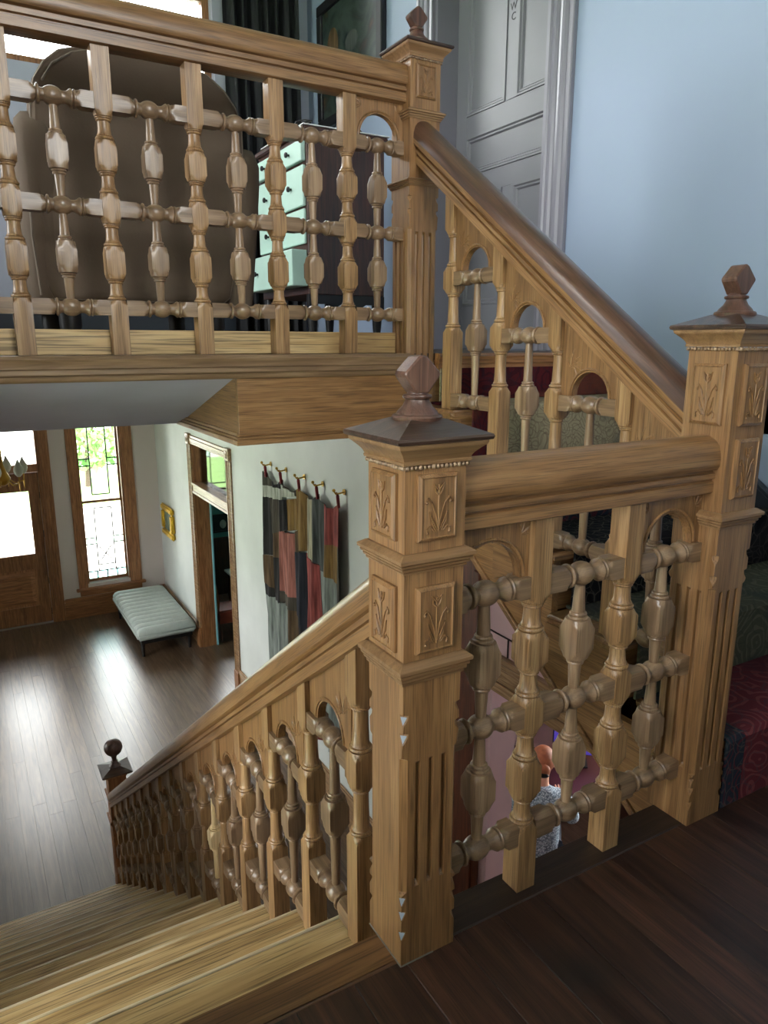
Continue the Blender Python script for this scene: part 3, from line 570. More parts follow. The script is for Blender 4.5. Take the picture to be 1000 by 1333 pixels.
def shaft_loft(faces, a, feats):
    """newel shaft: square with chamfer c(z) on the corners and three flutes of depth d(z) on each face"""
    secs = []
    for z, c, d in feats:
        ring = []
        for k in range(4):
            ang = k * PI / 2; co, si = round(math.cos(ang)), round(math.sin(ang))
            pts = [(-a + c, -a)]; d_ = d if k in faces else 0.0
            for u in (-0.029, 0, 0.029):
                pts += [(u - 0.0058, -a), (u - 0.0046, -a + d_ * 0.75), (u, -a + d_), (u + 0.0046, -a + d_ * 0.75), (u + 0.0058, -a)]
            pts.append((a - c, -a))
            ring += [(x * co - y * si, x * si + y * co, z) for x, y in pts]
        secs.append(ring)
    return MB().loft(secs)
def newel(name, label, x, y, z0, H, lo_m, panels, up_m, flute, notch_up, notch_dn, drop=0.0, ball=False, a=NA, dark=False, cap=0.0958, ff=(0, 1, 2, 3)):
    """H: height of the cap rim; lo_m/up_m: moulding bands (z0,z1); panels: (z0,z1,faces); flute: (z0,z1)"""
    t = thing(name, label, 'newel post', (x, y, z0 - drop))
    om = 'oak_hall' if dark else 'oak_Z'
    e = 0.0002
    F = [(-drop, e, 0)]
    for z in notch_dn:                       # three V notches below the chamfer
        F += [(z - 0.016, e, 0), (z - 0.002, 0.0085, 0), (z + 0.006, 0.0105, 0), (z + 0.0075, e * 2, 0)]
    f0, f1 = flute; ch = 0.0115
    F += [(f0 - 0.012, e, 0), (f0 - 0.006, ch, 0), (f0, ch, 0), (f0 + 0.004, ch, 0.007), (f0 + 0.009, ch, 0.011), (f1 - 0.009, ch, 0.011), (f1 - 0.004, ch, 0.007), (f1, ch, 0), (f1 + 0.008, ch, 0), (f1 + 0.013, 0.004, 0)]
    for z in notch_up:
        F += [(z - 0.014, 0.0015, 0), (z - 0.003, 0.010, 0), (z + 0.006, 0.0115, 0), (z + 0.009, 0.001, 0)]
    F += [(notch_up[-1] + 0.014, e, 0), (H - 0.05, e, 0)]
    F.sort(key=lambda q: q[0])
    sh = build('shaft', shaft_loft(ff, a, F), om, t, local=True, smooth=32); sh.location.z = drop
    for b0, b1 in [q for q in (lo_m, up_m) if q]:
        h = b1 - b0
        pr = [(b0, a - 0.001), (b0, a + 0.0035), (b0 + h * 0.10, a + 0.0045), (b0 + h * 0.13, a + 0.0030), (b0 + h * 0.16, a + 0.0030), (b0 + h * 0.19, a + 0.0075), (b0 + h * 0.30, a + 0.0085), (b0 + h * 0.33, a + 0.0065), (b0 + h * 0.36, a + 0.0065), (b0 + h * 0.39, a + 0.0115), (b0 + h * 0.50, a + 0.0125), (b0 + h * 0.53, a + 0.0105), (b0 + h * 0.56, a + 0.0105), (b0 + h * 0.60, a + 0.0160), (b0 + h * 0.76, a + 0.0165), (b0 + h * 0.80, a + 0.0150), (b0 + h * 0.98, a + 0.0045), (b0 + h, a - 0.001)]
        o = build('moulding', MB().sq(pr), 'oak_hall' if dark else 'oak_mould', t, local=True); o.location.z = drop
    for p0, p1, faces in panels:
        pm = panel_mesh(0.0405 * a / NA, (p1 - p0) / 2)
        for fc in faces:
            rz = {'-y': 0, '-x': -PI / 2, '+x': PI / 2, '+y': PI}[fc]; dx, dy = {'-y': (0, -1), '-x': (-1, 0), '+x': (1, 0), '+y': (0, 1)}[fc]
            po = put('panel', pm, t, (x + dx * a, y + dy * a, z0 + (p0 + p1) / 2), (0, 0, rz)); po.data.materials[0] = MATS[om]
            ca = bpy.data.objects.new('carving', M_carve); COL.objects.link(ca); ca.parent = po; ca.location = (0, -0.0086, 0); ca.scale = (1, 1, (p1 - p0) / 0.116)
    # pearl beading
    mb = MB(); zb = H - 0.052
    if not dark:
        nb = 15
        for k in range(nb):
            u = -a - 0.003 + (2 * a + 0.006) * (k + 0.5) / nb; big = 0.0037 if k % 3 else 0.0046
            for (px_, py_) in ((u, -a - 0.004), (-a - 0.004, u), (a + 0.004, u), (u, a + 0.004)): mb.ball((px_, py_, zb), big, 8, 5)
        o = build('beading', mb, 'oak_worn', t, local=True, smooth=60); o.location.z = drop
    pr = [(H - 0.0475, a), (H - 0.0475, a + 0.006), (H - 0.043, a + 0.007), (H - 0.041, a + 0.005)]
    for q in (0, 0.2, 0.4, 0.6, 0.8, 1.0): pr.append((H - 0.040 + 0.020 * q, a + 0.006 + (cap - a - 0.017) * (1 - math.cos(q * PI / 2)) ** 0.8))
    pr += [(H - 0.018, cap - 0.008), (H - 0.013, cap - 0.006), (H - 0.0105, cap - 0.006), (H - 0.0095, a)]
    o = build('cornice', MB().sq(pr), 'oak_hall' if dark else 'oak_mould', t, local=True, smooth=35); o.location.z = drop
    o = build('cap', MB().sq([(H - 0.0105, cap - 0.006), (H - 0.009, cap - 0.001), (H - 0.004, cap + 0.0008), (H, cap - 0.001), (H + 0.023, 0.036), (H + 0.0245, 0.03)]), 'oak_cap', t, local=True); o.location.z = drop
    zf = H + 0.02
    base = [(zf, 0.0435), (zf + 0.006, 0.045), (zf + 0.0095, 0.0425), (zf + 0.0105, 0.038), (zf + 0.016, 0.0345), (zf + 0.024, 0.0265), (zf + 0.033, 0.0215), (zf + 0.036, 0.0205), (zf + 0.0375, 0.0245), (zf + 0.0405, 0.026), (zf + 0.0435, 0.0245), (zf + 0.045, 0.0185), (zf + 0.05, 0.0165)]
    fo = build('finial', MB().turn(base, n=28), 'oak_finial', t, local=True, smooth=40); fo.location.z = drop
    if ball: ko = build('ball', MB().turn([(zf + 0.045, 0.016), (zf + 0.075, 0.02), (zf + 0.085, 0.024)] + [(zf + 0.155 - 0.068 * math.cos(q * PI / 12), max(0.002, 0.068 * math.sin(q * PI / 12))) for q in range(2, 13)], n=24), 'oak_finial', fo, local=True, smooth=50)
    else:
        zc = zf + 0.0785; hh = 0.033; hw = 0.036
        pts = []
        for (u, v) in ((-0.012, -hh), (0.012, -hh), (hw, -0.003), (hw, 0.003), (0.009, hh - 0.004), (0, hh), (-0.009, hh - 0.004), (-hw, 0.003), (-hw, -0.003)): pts.append((u, zc + v))
        ko = build('diamond', MB().prism(pts, 'Y', -0.019, 0.019), 'oak_finial', fo, local=True, bevel=0.003, bang=30)
    return t
def newel_marks(t, zs):
    """pale blue grey flecks over the corner notches and the old putty line round the foot"""
    o_ = 0.0006; a = NA
    for z in zs:
        mb = MB(); i0 = len(mb.v); mb.v += [(-a - o_, -a - o_, z - 0.010), (-a + 0.008, -a - o_, z + 0.0035), (-a - o_, -a + 0.008, z + 0.0035), (-a + 0.004, -a + 0.004, z + 0.0035)]; mb.f += [(i0, i0 + 1, i0 + 2), (i0 + 1, i0 + 3, i0 + 2), (i0, i0 + 3, i0 + 1), (i0, i0 + 2, i0 + 3)]
        build('notch_fleck', mb, 'pale_blue_fleck', t)  # pale blue grey triangle set over the notch corner
    build('putty_line', MB().box(-a - 0.0022, -a, -a - 0.002, a, 0.0013, 0.003).box(-a, a * 0.2, -a - 0.002, -a, 0.0005, 0.0022), 'lime_putty', t)
A_P = [(0.86, 0.977, ('-y', '-x')), (0.654, 0.778, ('-y', '-x'))]
nA = newel('newel_post', 'oak newel post with diamond finial in front, at the head of the descending flight', 0, 0, 0, 1.0414, (0.599, 0.642), A_P, (0.805, 0.841), (0.172, 0.440), (0.495, 0.532), (0.072, 0.118, 0.150), ff=(0,))
newel_marks(nA, (0.495, 0.532, 0.072, 0.118, 0.150))
newel('newel_post', 'tall oak newel post with diamond finial at the foot of the upper flight', W, 0, 0, 1.2318, (0.777, 0.814), [(0.845, 0.982, ('-y',)), (1.012, 1.148, ('-y', '-x'))], None, (0.150, 0.620), (0.655, 0.705), (0.060, 0.10, 0.132))
newel('newel_post', 'oak newel post with diamond finial at the gallery corner', W, L, ZG, 1.046, (0.586, 0.612), [(0.872, 0.978, ('-y',))], (0.806, 0.838), (-0.05, 0.432), (0.500, 0.545), (-0.26, -0.22, -0.19), drop=0.297)
newel('newel_post', 'shadowed newel post with ball finial at the foot of the lower flight', 0.035, 4.30, ZH, 1.07, (0.62, 0.665), [], (0.84, 0.875), (0.2, 0.46), (0.52, 0.56), (0.09, 0.13, 0.165), ball=True, a=0.066, dark=True, cap=0.112)

# ------------------------------------------------------------------ arch panels
def arch_poly(u0, u1, zb, zt0, zt1, uc, rad, spring=0.01, n=14):
    pts = [(u0, zb), (uc - rad, zb), (uc - rad, zb + spring)]
    for k in range(1, n): a_ = PI - PI * k / n; pts.append((uc + rad * math.cos(a_), zb + spring + rad * math.sin(a_)))
    pts += [(uc + rad, zb + spring), (uc + rad, zb), (u1, zb), (u1, zt1), (u0, zt0)]
    return pts
def arch_mesh_parts(parent, axis, c, u0, u1, zb, zt0, zt1, uc, rad, spring=0.01, mat='oak_Z', th=0.011, carve=True):
    poly = arch_poly(u0, u1, zb, zt0, zt1, uc, rad, spring)
    o = build('arch_panel', MB().prism(poly, axis, c - th, c + th), mat, parent)
    # raised rim round the arch, on both faces
    mb = MB()
    for s in (-1, 1):
        pts = []
        for k in range(0, 15):
            a_ = PI - PI * k / 14; u = uc + (rad + 0.008) * math.cos(a_); z = zb + spring + (rad + 0.008) * math.sin(a_)
            pts.append((u, c + s * th, z) if axis == 'Y' else (c + s * th, u, z))
        mb.tube(pts, 0.004, 6)
    build('arch_rim', mb, mat, o, smooth=60)
    if carve:
        mb = MB()
        for s in (-1, 1):
            for (uu, zz, sc_) in carve if isinstance(carve, list) else []:
                for k in range(4):
                    a_ = uu[1] + (k - 1.5) * 0.62; l_ = sc_ * (1.0 if k in (1, 2) else 0.75)
                    pts = [(uu[0] + l_ * t * math.cos(a_ + 0.4 * (t - 0.5)), zz + l_ * t * math.sin(a_ + 0.4 * (t - 0.5))) for t in (0.12, 0.4, 0.7, 1.0)]
                    mb.tube([(p[0], c + s * th, p[1]) if axis == 'Y' else (c + s * th, p[0], p[1]) for p in pts], 0.0026, 5, (0.4, 1, 0.9, 0.3))
        if mb.v: build('carving', mb, mat, o, smooth=60)
    return o

# ------------------------------------------------------------------ level balustrades
def level_screen(root, y, z0, posts, ends, arches):
    """posts: x of square posts; ends: x of newel/wall faces; arches: bay indices with an arch panel"""
    for px_ in posts: put('baluster', M_post, root, (px_, y, z0))
    edges = [ends[0]] + posts + [ends[1]]; cache = {}
    for i in range(len(edges) - 1):
        a_ = edges[i] + (PH - 0.001 if i > 0 else 0); b_ = edges[i + 1] - (PH - 0.001 if i < len(edges) - 2 else 0); n = round(b_ - a_, 4)
        if n not in cache: cache[n] = rail_mesh(n, 'X')
        for rz in (0.14, 0.425, 0.713): put('rail', cache[n], root, (a_, y, z0 + rz))
        m_ = (a_ + b_) / 2; put('spindle', M_spin, root, (m_, y, z0))
        if i in arches:
            zb = z0 + 0.737; zt = z0 + 0.859
            cv = [((a_ + 0.026, 2.4), zt - 0.032, 0.03), ((b_ - 0.026, 0.7), zt - 0.032, 0.03)]
            arch_mesh_parts(root, 'Y', y, a_, b_, zb - 0.006, zt, zt, m_, min(0.078, (b_ - a_) / 2 - 0.022), 0.008, 'oak_Z', 0.011, cv)
lb = thing('balustrade', 'level oak balustrade of turned balusters between the two front newels', 'balustrade', (0.42, 0, 0))
handrail('handrail', (NA - 0.001, 0, 0.856), (W - NA + 0.001, 0, 0.856), lb, 'oak_X')
level_screen(lb, 0, 0.0005, [0.2875, 0.5535], [NA, W - NA], (0, 2))
gb = thing('balustrade', 'oak gallery balustrade across the upper left, in front of the armchair', 'balustrade', (-0.3, L, ZG))
handrail('handrail', (-2.6, L, ZG + 0.858), (W - NA + 0.001, L, ZG + 0.858), gb, 'oak_X')
gp = [round(0.568 - 0.2663 * k, 4) for k in range(11)][::-1]
level_screen(gb, L, ZG + 0.0005, gp, [-2.6, W - NA], (11,))

# ------------------------------------------------------------------ raking balustrades
def flight_screen(root, x, posts, up, M_p, k, rail_z, extra_lo=None, pale=None):
    """posts: [(y, z)] from the top downwards; up = +1 if y falls with z, else -1 (direction of descent)"""
    for (y, z) in posts: put('baluster', M_p, root, (x, y, z + 0.0005))
    cache = {}
    for i, (y, z) in enumerate(posts):
        if i + 1 < len(posts): y2 = posts[i + 1][0]; e2 = PH - 0.001
        else:
            if extra_lo is None: continue
            y2 = extra_lo; e2 = 0
        lo, hi = (y + PH - 0.001, y2 - e2) if y2 > y else (y2 + e2, y - PH + 0.001)
        n = round(hi - lo, 4)
        if n not in cache: cache[n] = rail_mesh(n, 'Y')
        zt = z + 0.445 * k; zb = z + 0.032
        put('rail', cache[n], root, (x, lo, zt)); put('rail', cache[n], root, (x, lo, zb))
        m_ = (lo + hi) / 2
        put('spindle', M_fspin_pale if pale == i else M_fspin, root, (x, m_, zb), scale=(1, 1, (zt - zb) / 0.43 * (0.93 if pale == i else 1)))
        zl, zh_ = rail_z(lo) + 0.004, rail_z(hi) + 0.004
        big = max(zl, zh_); rad = min(0.068, (hi - lo) / 2 - 0.02); ub = lo + 0.022 if zl > zh_ else hi - 0.022
        s_ = 1 if zl > zh_ else -1
        cv = [((ub + s_ * 0.012, PI / 2 - s_ * 0.35), zt + 0.10, 0.055), ((ub + s_ * 0.02, 0.1 if s_ > 0 else PI - 0.1), zt + 0.108, 0.04)]
        arch_mesh_parts(root, 'X', x, lo, hi, zt + 0.018, zl, zh_, m_, rad, 0.006, 'oak_Z', 0.011, cv)
lowb = thing('balustrade', 'raking oak balustrade following the flight down to the hall', 'balustrade', (0, 2.0, ZH))
lr = lambda y: 0.700 - sl * y
handrail('handrail', (0, NA - 0.001, lr(NA)), (0, 4.24, lr(4.24)), lowb, 'oak_rake_down', 1.06)
flight_screen(lowb, 0, [(0.215 + GL * k, -RISE * (k + 1)) for k in range(15)], 1, M_fpost_l, 1.035, lr, extra_lo=4.235, pale=4)
upb = thing('balustrade', 'raking oak balustrade of the rug covered flight up to the gallery', 'balustrade', (W, 0.65, 0))
ur = lambda y: 1.668 + 0.7123 * (y - 1.09)
handrail('handrail', (W, NA - 0.001, ur(NA)), (W, L - NA + 0.001, ur(L - NA)), upb, 'oak_rake_up', 1.12, 'oak_rake_cap')
flight_screen(upb, W, [(1.09 - 0.27 * k, RISE * (5 - k)) for k in range(4)], -1, M_fpost_u, 1.0, ur, extra_lo=NA)

# ================================================================== GALLERY ROOM
# WC door in its grey painted frame
dr = sempty('door_3', (XW, 2.38, ZG), 'grey painted panelled door lettered WC')
xd = 2.10
build('lining', MB().box(XW + 0.002, XW + 0.198, 2.862, 2.889, ZG + 0.001, 3.399).box(XW + 0.002, XW + 0.198, 1.881, 1.905, ZG + 0.001, 3.399).box(XW + 0.002, XW + 0.198, 1.905, 2.862, 3.375, 3.399), 'paint_grey', dr)
lf = build('door_leaf', MB().box(xd + 0.012, xd + 0.05, 1.906, 2.861, ZG + 0.0005, 3.3745), 'paint_grey_door', dr)
YS = [(1.906, 1.985), (2.31, 2.405), (2.755, 2.861)]
for a_, b_ in YS: build('stile', MB().box(xd, xd + 0.0125, a_, b_, ZG + 0.004, 3.374), 'paint_grey_door', lf, bevel=0.002) if (a_, b_) != YS[1] else (build('stile', MB().box(xd, xd + 0.0125, a_, b_, 2.49, 3.25), 'paint_grey_door', lf, bevel=0.002), build('stile', MB().box(xd, xd + 0.0125, a_, b_, 1.42, 2.05), 'paint_grey_door', lf, bevel=0.002))
for z0, z1 in ((ZG + 0.004, 1.42), (2.05, 2.165), (2.375, 2.49), (3.25, 3.374)): build('rail', MB().box(xd, xd + 0.0125, 1.985, 2.755, z0, z1), 'paint_grey_door', lf, bevel=0.002)
def panel_mould(y0, y1, z0, z1):
    mb = MB(); secs = []
    for d, x_ in ((0.0, xd - 0.006), (0.010, xd - 0.006), (0.018, xd + 0.002), (0.026, xd + 0.002), (0.034, xd + 0.011), (0.034, xd + 0.013), (0.0, xd + 0.013), (0.0, xd - 0.006)):
        secs.append([(x_, y0 + d, z0 + d), (x_, y1 - d, z0 + d), (x_, y1 - d, z1 - d), (x_, y0 + d, z1 - d)])
    build('panel_moulding', mb.loft(secs, caps=False), 'paint_grey_door', lf)
for q in ((1.985, 2.31, 2.49, 3.25), (2.405, 2.755, 2.49, 3.25), (1.985, 2.755, 2.165, 2.375), (1.985, 2.31, 1.42, 2.05), (2.405, 2.755, 1.42, 2.05)): panel_mould(*q)
kn = build('door_knob', MB().turn([(-0.002, 0.02), (0.004, 0.02), (0.006, 0.009), (0.03, 0.009), (0.036, 0.022), (0.05, 0.026), (0.058, 0.018), (0.062, 0.004)], n=20, c=(0, 0, 0), axis='X'), 'brass', lf, local=True, smooth=50)
kn.rotation_euler = (0, 0, PI); kn.location = Vector((xd, 1.965, 2.29)) - wloc(lf)
def letter(ch, parent, loc, size, mat, rot):
    cu = bpy.data.curves.new('letter', 'FONT'); cu.body = ch; cu.size = size; cu.extrude = 0.0008; cu.align_x = 'CENTER'
    t_ = bpy.data.objects.new('tmp', cu); COL.objects.link(t_); dg = bpy.context.evaluated_depsgraph_get(); dg.update()
    me = bpy.data.meshes.new_from_object(t_.evaluated_get(dg)); bpy.data.objects.remove(t_); me.materials.clear(); me.materials.append(MATS[mat])
    return put('letter', me, parent, loc, rot)
letter('W', lf, (xd - 0.001, 2.359, 2.922), 0.052, 'black', (PI / 2, 0, -PI / 2)); letter('C', lf, (xd - 0.001, 2.357, 2.872), 0.052, 'black', (PI / 2, 0, -PI / 2))
def casing(parent, y0, y1, z0, z1, name='casing', x=XW, mat='paint_grey', flip=1):
    """reeded architrave on the wall face x, proud towards -x"""
    w_ = y1 - y0
    pr = [(x, y0), (x - 0.020, y0), (x - 0.024, y0 + 0.006), (x - 0.024, y0 + w_ * 0.16), (x - 0.014, y0 + w_ * 0.19), (x - 0.014, y0 + w_ * 0.27), (x - 0.026, y0 + w_ * 0.33), (x - 0.028, y0 + w_ * 0.42), (x - 0.026, y0 + w_ * 0.5), (x - 0.014, y0 + w_ * 0.55), (x - 0.014, y0 + w_ * 0.62), (x - 0.026, y0 + w_ * 0.67), (x - 0.028, y0 + w_ * 0.75), (x - 0.024, y0 + w_ * 0.82), (x - 0.034, y0 + w_ * 0.86), (x - 0.034, y1 - 0.004), (x - 0.03, y1), (x, y1)]
    return build(name, MB().prism([(a_, b_) for a_, b_ in pr], 'Z', z0, z1), mat, parent)
casing(dr, 1.715, 1.885, ZG + 0.001, 3.55); casing(dr, 2.885, 3.04, ZG + 0.001, 3.55)
build('head_casing', MB().box(XW - 0.03, XW, 1.885, 2.885, 3.39, 3.55), 'paint_grey', dr, bevel=0.004)

struct(build('wall_closet', MB().box(XW + 0.2, 3.4, 1.6, 1.7, ZG - 0.05, ZC).box(XW + 0.2, 3.4, 3.1, 3.2, ZG - 0.05, ZC).box(3.3, 3.4, 1.7, 3.1, ZG - 0.05, ZC).box(XW + 0.2, 3.4, 1.6, 3.2, ZC, ZC + 0.1).box(XW + 0.2, 3.4, 1.6, 3.2, FTOP + 0.2, ZG), 'paint_grey'))
struct(build('baseboard_gallery', MB().box(-2.59, XW - 0.001, 4.62, 4.649, ZG + 0.001, ZG + 0.32), 'skirting_dark', bevel=0.006))
# painting on the blue wall
pt = thing('wall_painting', 'large dark painting in a black frame on the gallery wall', 'painting', (XW, 3.92, 2.75))
for q in ((3.44, 4.40, 2.75, 2.82), (3.44, 4.40, 3.52, 3.59), (3.44, 3.51, 2.82, 3.52), (4.33, 4.40, 2.82, 3.52)): build('frame_rail', MB().box(XW - 0.045, XW - 0.002, *q), 'plinth_dark', pt, bevel=0.006)
cv = build('canvas', MB().box(XW - 0.025, XW - 0.003, 3.51, 4.33, 2.82, 3.52), 'painting_dark', pt)
build('pale_figure', MB().ball((XW - 0.0255, 3.88, 3.22), 0.075, 16, 8, (0.02, 1.25, 0.85)), 'cloth_slate', cv, smooth=60)
build('russet_figure', MB().ball((XW - 0.0255, 4.17, 3.26), 0.13, 16, 8, (0.02, 0.7, 1.0)), 'cloth_brown', cv, smooth=60)

# curtain beside the high window
mb = MB()
def cur(u, v):
    x_ = 1.25 + u * 0.58 + 0.03 * (1 - v) * math.sin(3 * u); ph = u * 2 * PI * 7
    return (x_, 4.55 + (0.035 + 0.01 * (1 - v)) * math.sin(ph) + 0.012 * math.sin(ph * 2.3 + 1), ZG + 0.02 + v * 3.2)
ct = thing('curtain', 'long black curtain hanging beside the high gallery window', 'curtain', (1.54, 4.55, ZG))
build('drape', MB().grid(cur, 84, 10), 'curtain', ct, smooth=80, solid=0.004)
build('curtain_rod', MB().tube([(-1.4, 4.555, ZG + 3.24), (1.86, 4.555, ZG + 3.24)], 0.014, 10), 'black', ct, smooth=60)
build('rod_bracket', MB().box(1.82, 1.84, 4.555, 4.648, ZG + 3.23, ZG + 3.25), 'black', ct)

# tall chest of drawers: mahogany carcass, mint drawer fronts facing -x, drawers pulled out unevenly
dz = thing('chest_of_drawers', 'tall mahogany chest with pale mint drawers standing partly open', 'chest of drawers', (1.2, 2.93, ZG))
cx0, cx1, cy0, cy1 = 0.985, 1.445, 2.60, 3.27
build('carcass', MB().box(cx0, cx1, cy0, cy1, ZG + 0.29, 2.235), 'mahogany', dz, bevel=0.004)
build('top_board', MB().box(cx0 - 0.02, cx1 + 0.015, cy0 - 0.015, cy1 + 0.015, 2.235, 2.262), 'mahogany', dz, bevel=0.006, segs=2)
mbp = [(cx0, ZG + 0.29), (cx0, ZG + 0.22)]
for k in range(13):
    u = cx0 + (cx1 - cx0) * k / 12; mbp.append((u, ZG + 0.22 + 0.022 * math.sin(k * PI / 12 * 3) ** 2 + 0.012 * (k % 2)))
mbp += [(cx1, ZG + 0.29)]
build('scalloped_apron', MB().prism(mbp, 'Y', cy0, cy0 + 0.02), 'black', dz)
for lx in (cx0 + 0.03, cx1 - 0.03):
    for ly in (cy0 + 0.03, cy1 - 0.03): build('leg', MB().turn([(0.0, 0.014), (0.02, 0.02), (0.05, 0.015), (0.12, 0.024), (0.2, 0.03), (0.3, 0.03)], n=12, c=(lx, ly, ZG)), 'black', dz, smooth=50)
for (z0, z1, out) in ((2.10, 2.20, 0.012), (1.885, 2.082, 0.004), (1.70, 1.872, 0.0), (1.485, 1.668, 0.075)):
    f = build('drawer', MB().box(cx0 - 0.016 - out, cx0 - 0.0005, cy0 + 0.012, cy1 - 0.012, z0, z1), 'mint', dz, bevel=0.004)
    for ky in (cy0 + 0.16, cy1 - 0.16): kk = build('knob', MB().turn([(0, 0.006), (0.01, 0.006), (0.014, 0.014), (0.022, 0.014), (0.026, 0.006)], n=12, c=(0, 0, 0), axis='X'), 'black', f, local=True, smooth=50); kk.rotation_euler = (0, 0, PI); kk.location = Vector((cx0 - 0.016 - out, ky, (z0 + z1) / 2)) - wloc(f)
rn = tag(build('table_runner', MB().box(cx0 - 0.024, cx1 + 0.022, cy0 - 0.019, cy1 - 0.1, 2.2625, 2.268), 'white_cloth', origin=(1.2, 2.9, 2.2625)), 'thin white cloth lying on the mint and mahogany chest', 'cloth')
fg = thing('figurine', 'small black recumbent animal figurine on the chest of drawers', 'figurine', (1.33, 2.75, 2.2685))
build('body', MB().ball((1.33, 2.75, 2.302), 0.034, 14, 8, (2.0, 0.9, 1.0)), 'black', fg, smooth=60)
build('head', MB().ball((1.275, 2.75, 2.352), 0.022, 12, 8, (1, 0.9, 1.1)).tube([(1.285, 2.75, 2.31), (1.276, 2.75, 2.35)], 0.016, 8), 'black', fg, smooth=60)
build('ear', MB().tube([(1.268, 2.743, 2.366), (1.262, 2.74, 2.385)], 0.005, 6).tube([(1.282, 2.757, 2.366), (1.284, 2.76, 2.385)], 0.005, 6), 'black', fg)
br = tag(build('wire_ornament', MB().tube([(0.99 + 0.04 * math.sin(t * 1.7), 2.64 + 0.02 * math.cos(t * 2.1), 2.276 + 0.018 * abs(math.sin(t))) for t in [k * 0.45 for k in range(16)]], 0.004, 6), 'black', origin=(0.99, 2.64, 2.2685), smooth=60), 'curled black wire ornament at the front edge of the chest', 'ornament')

# wing armchair seen from behind
ch = thing('wing_armchair', 'brown velvet wing armchair with its back against the gallery balusters', 'armchair', (-0.04, 1.9, ZG))
out = [(-0.395, 1.93), (-0.375, 2.00), (-0.34, 2.06), (-0.29, 2.105), (-0.20, 2.135), (-0.05, 2.145), (0.10, 2.135), (0.20, 2.11), (0.255, 2.065), (0.29, 2.01), (0.303, 1.94), (0.290, 1.80), (0.262, 1.55), (0.215, 1.345), (0.19, 1.325), (-0.385, 1.325), (-0.40, 1.36), (-0.41, 1.6), (-0.405, 1.80)]
secs = []
c0 = Vector((-0.05, 0, 1.72))
for y_, k in ((1.60, 0.90), (1.592, 0.95), (1.60, 0.985), (1.615, 1.0), (1.66, 1.0), (1.70, 0.99), (1.73, 0.95), (1.745, 0.86)):
    secs.append([(c0.x + (u - c0.x) * k, y_ + 0.10 * max(0, (z - 1.75)) / 0.4, c0.z + (z - c0.z) * k) for u, z in out])
build('backrest', MB().loft(secs), 'velvet', ch, smooth=50)
build('piping', MB().tube([(u, 1.603 + 0.10 * max(0, (z - 1.75)) / 0.4, z) for u, z in [(c0.x + (u - c0.x) * 0.985, c0.z + (z - c0.z) * 0.985) for u, z in out + out[:1]]], 0.004, 6), 'velvet_seam', ch, smooth=60)
for s_, prof in ((1, [(1.60, 1.30), (1.595, 1.60), (1.60, 1.76), (1.615, 1.83), (1.66, 1.875), (1.76, 1.865), (1.92, 1.77), (2.12, 1.72), (2.22, 1.70), (2.25, 1.62), (2.25, 1.30)]), (-1, [(1.60, 1.30), (1.595, 1.60), (1.60, 1.80), (1.615, 1.86), (1.66, 1.90), (1.76, 1.87), (1.92, 1.77), (2.12, 1.72), (2.22, 1.70), (2.25, 1.62), (2.25, 1.30)])):
    secs = []
    for t_, k in ((0.0, 0.94), (0.018, 0.99), (0.045, 1.0), (0.075, 0.99), (0.095, 0.93)):
        def xo(z): return (0.21 + 0.047 * (max(0, z - 1.30) / 0.5)) if s_ > 0 else 0.345 - 0.0 * z
        secs.append([((s_ * (xo(z) + t_) + (0.0 if s_ > 0 else 0.0)), 1.92 + (y_ - 1.92) * k, 1.58 + (z - 1.58) * k) for y_, z in prof])
    build('arm', MB().loft(secs), 'velvet', ch, smooth=50)
build('seat', MB().box(-0.34, 0.21, 1.72, 2.24, ZG + 0.16, ZG + 0.36), 'velvet', ch, bevel=0.03, segs=3)
build('cushion', MB().box(-0.335, 0.205, 1.76, 2.27, ZG + 0.361, ZG + 0.47), 'velvet', ch, bevel=0.035, segs=3)
for lx, ly in ((-0.33, 1.66), (0.17, 1.66), (-0.33, 2.2), (0.17, 2.2)): build('leg', MB().turn([(0, 0.022), (0.05, 0.03), (0.10, 0.036), (0.172, 0.036)], n=12, c=(lx, ly, ZG)), 'black', ch, smooth=50)
for p_ in ([(-0.357, 1.594, 1.975), (-0.315, 1.66, 2.048), (-0.25, 1.69, 2.098), (-0.17, 1.70, 2.125)], [(-0.425, 1.60, 1.62), (-0.428, 1.60, 1.52), (-0.418, 1.60, 1.34)]): build('seam', MB().tube([(q[0], q[1] - 0.004, q[2]) for q in p_], 0.0035, 6), 'velvet_seam', ch, smooth=60)

# ================================================================== HALL
# front door with glazed upper half and transom light
fd = sempty('door_1', (-0.28, YF, ZH), 'glazed front door with transom light')
y0 = YF + 0.05
leaf = build('door_leaf', MB().box(-0.74, -0.62, y0, y0 + 0.05, ZH + 0.012, -0.70).box(0.055, 0.2025, y0, y0 + 0.05, ZH + 0.012, -0.70).box(-0.62, 0.055, y0, y0 + 0.05, -0.98, -0.70).box(-0.62, 0.055, y0, y0 + 0.05, -2.19, -1.95).box(-0.62, 0.055, y0, y0 + 0.05, ZH + 0.012, -2.78), 'oak_hall', fd, bevel=0.003)
build('pane', MB().box(-0.62, 0.055, y0 + 0.02, y0 + 0.028, -1.95, -0.98), 'glass', leaf)
build('panel', MB().box(-0.62, 0.055, y0 + 0.012, y0 + 0.04, -2.78, -2.19), 'oak_hall', leaf)
build('raised_field', MB().sq([(0, 0.3), (0.012, 0.27)]).v and MB().loft([[(-0.58, y0 + 0.012, -2.74), (0.015, y0 + 0.012, -2.74), (0.015, y0 + 0.012, -2.23), (-0.58, y0 + 0.012, -2.23)], [(-0.52, y0 - 0.002, -2.68), (-0.045, y0 - 0.002, -2.68), (-0.045, y0 - 0.002, -2.29), (-0.52, y0 - 0.002, -2.29)]]), 'oak_hall_X', leaf)
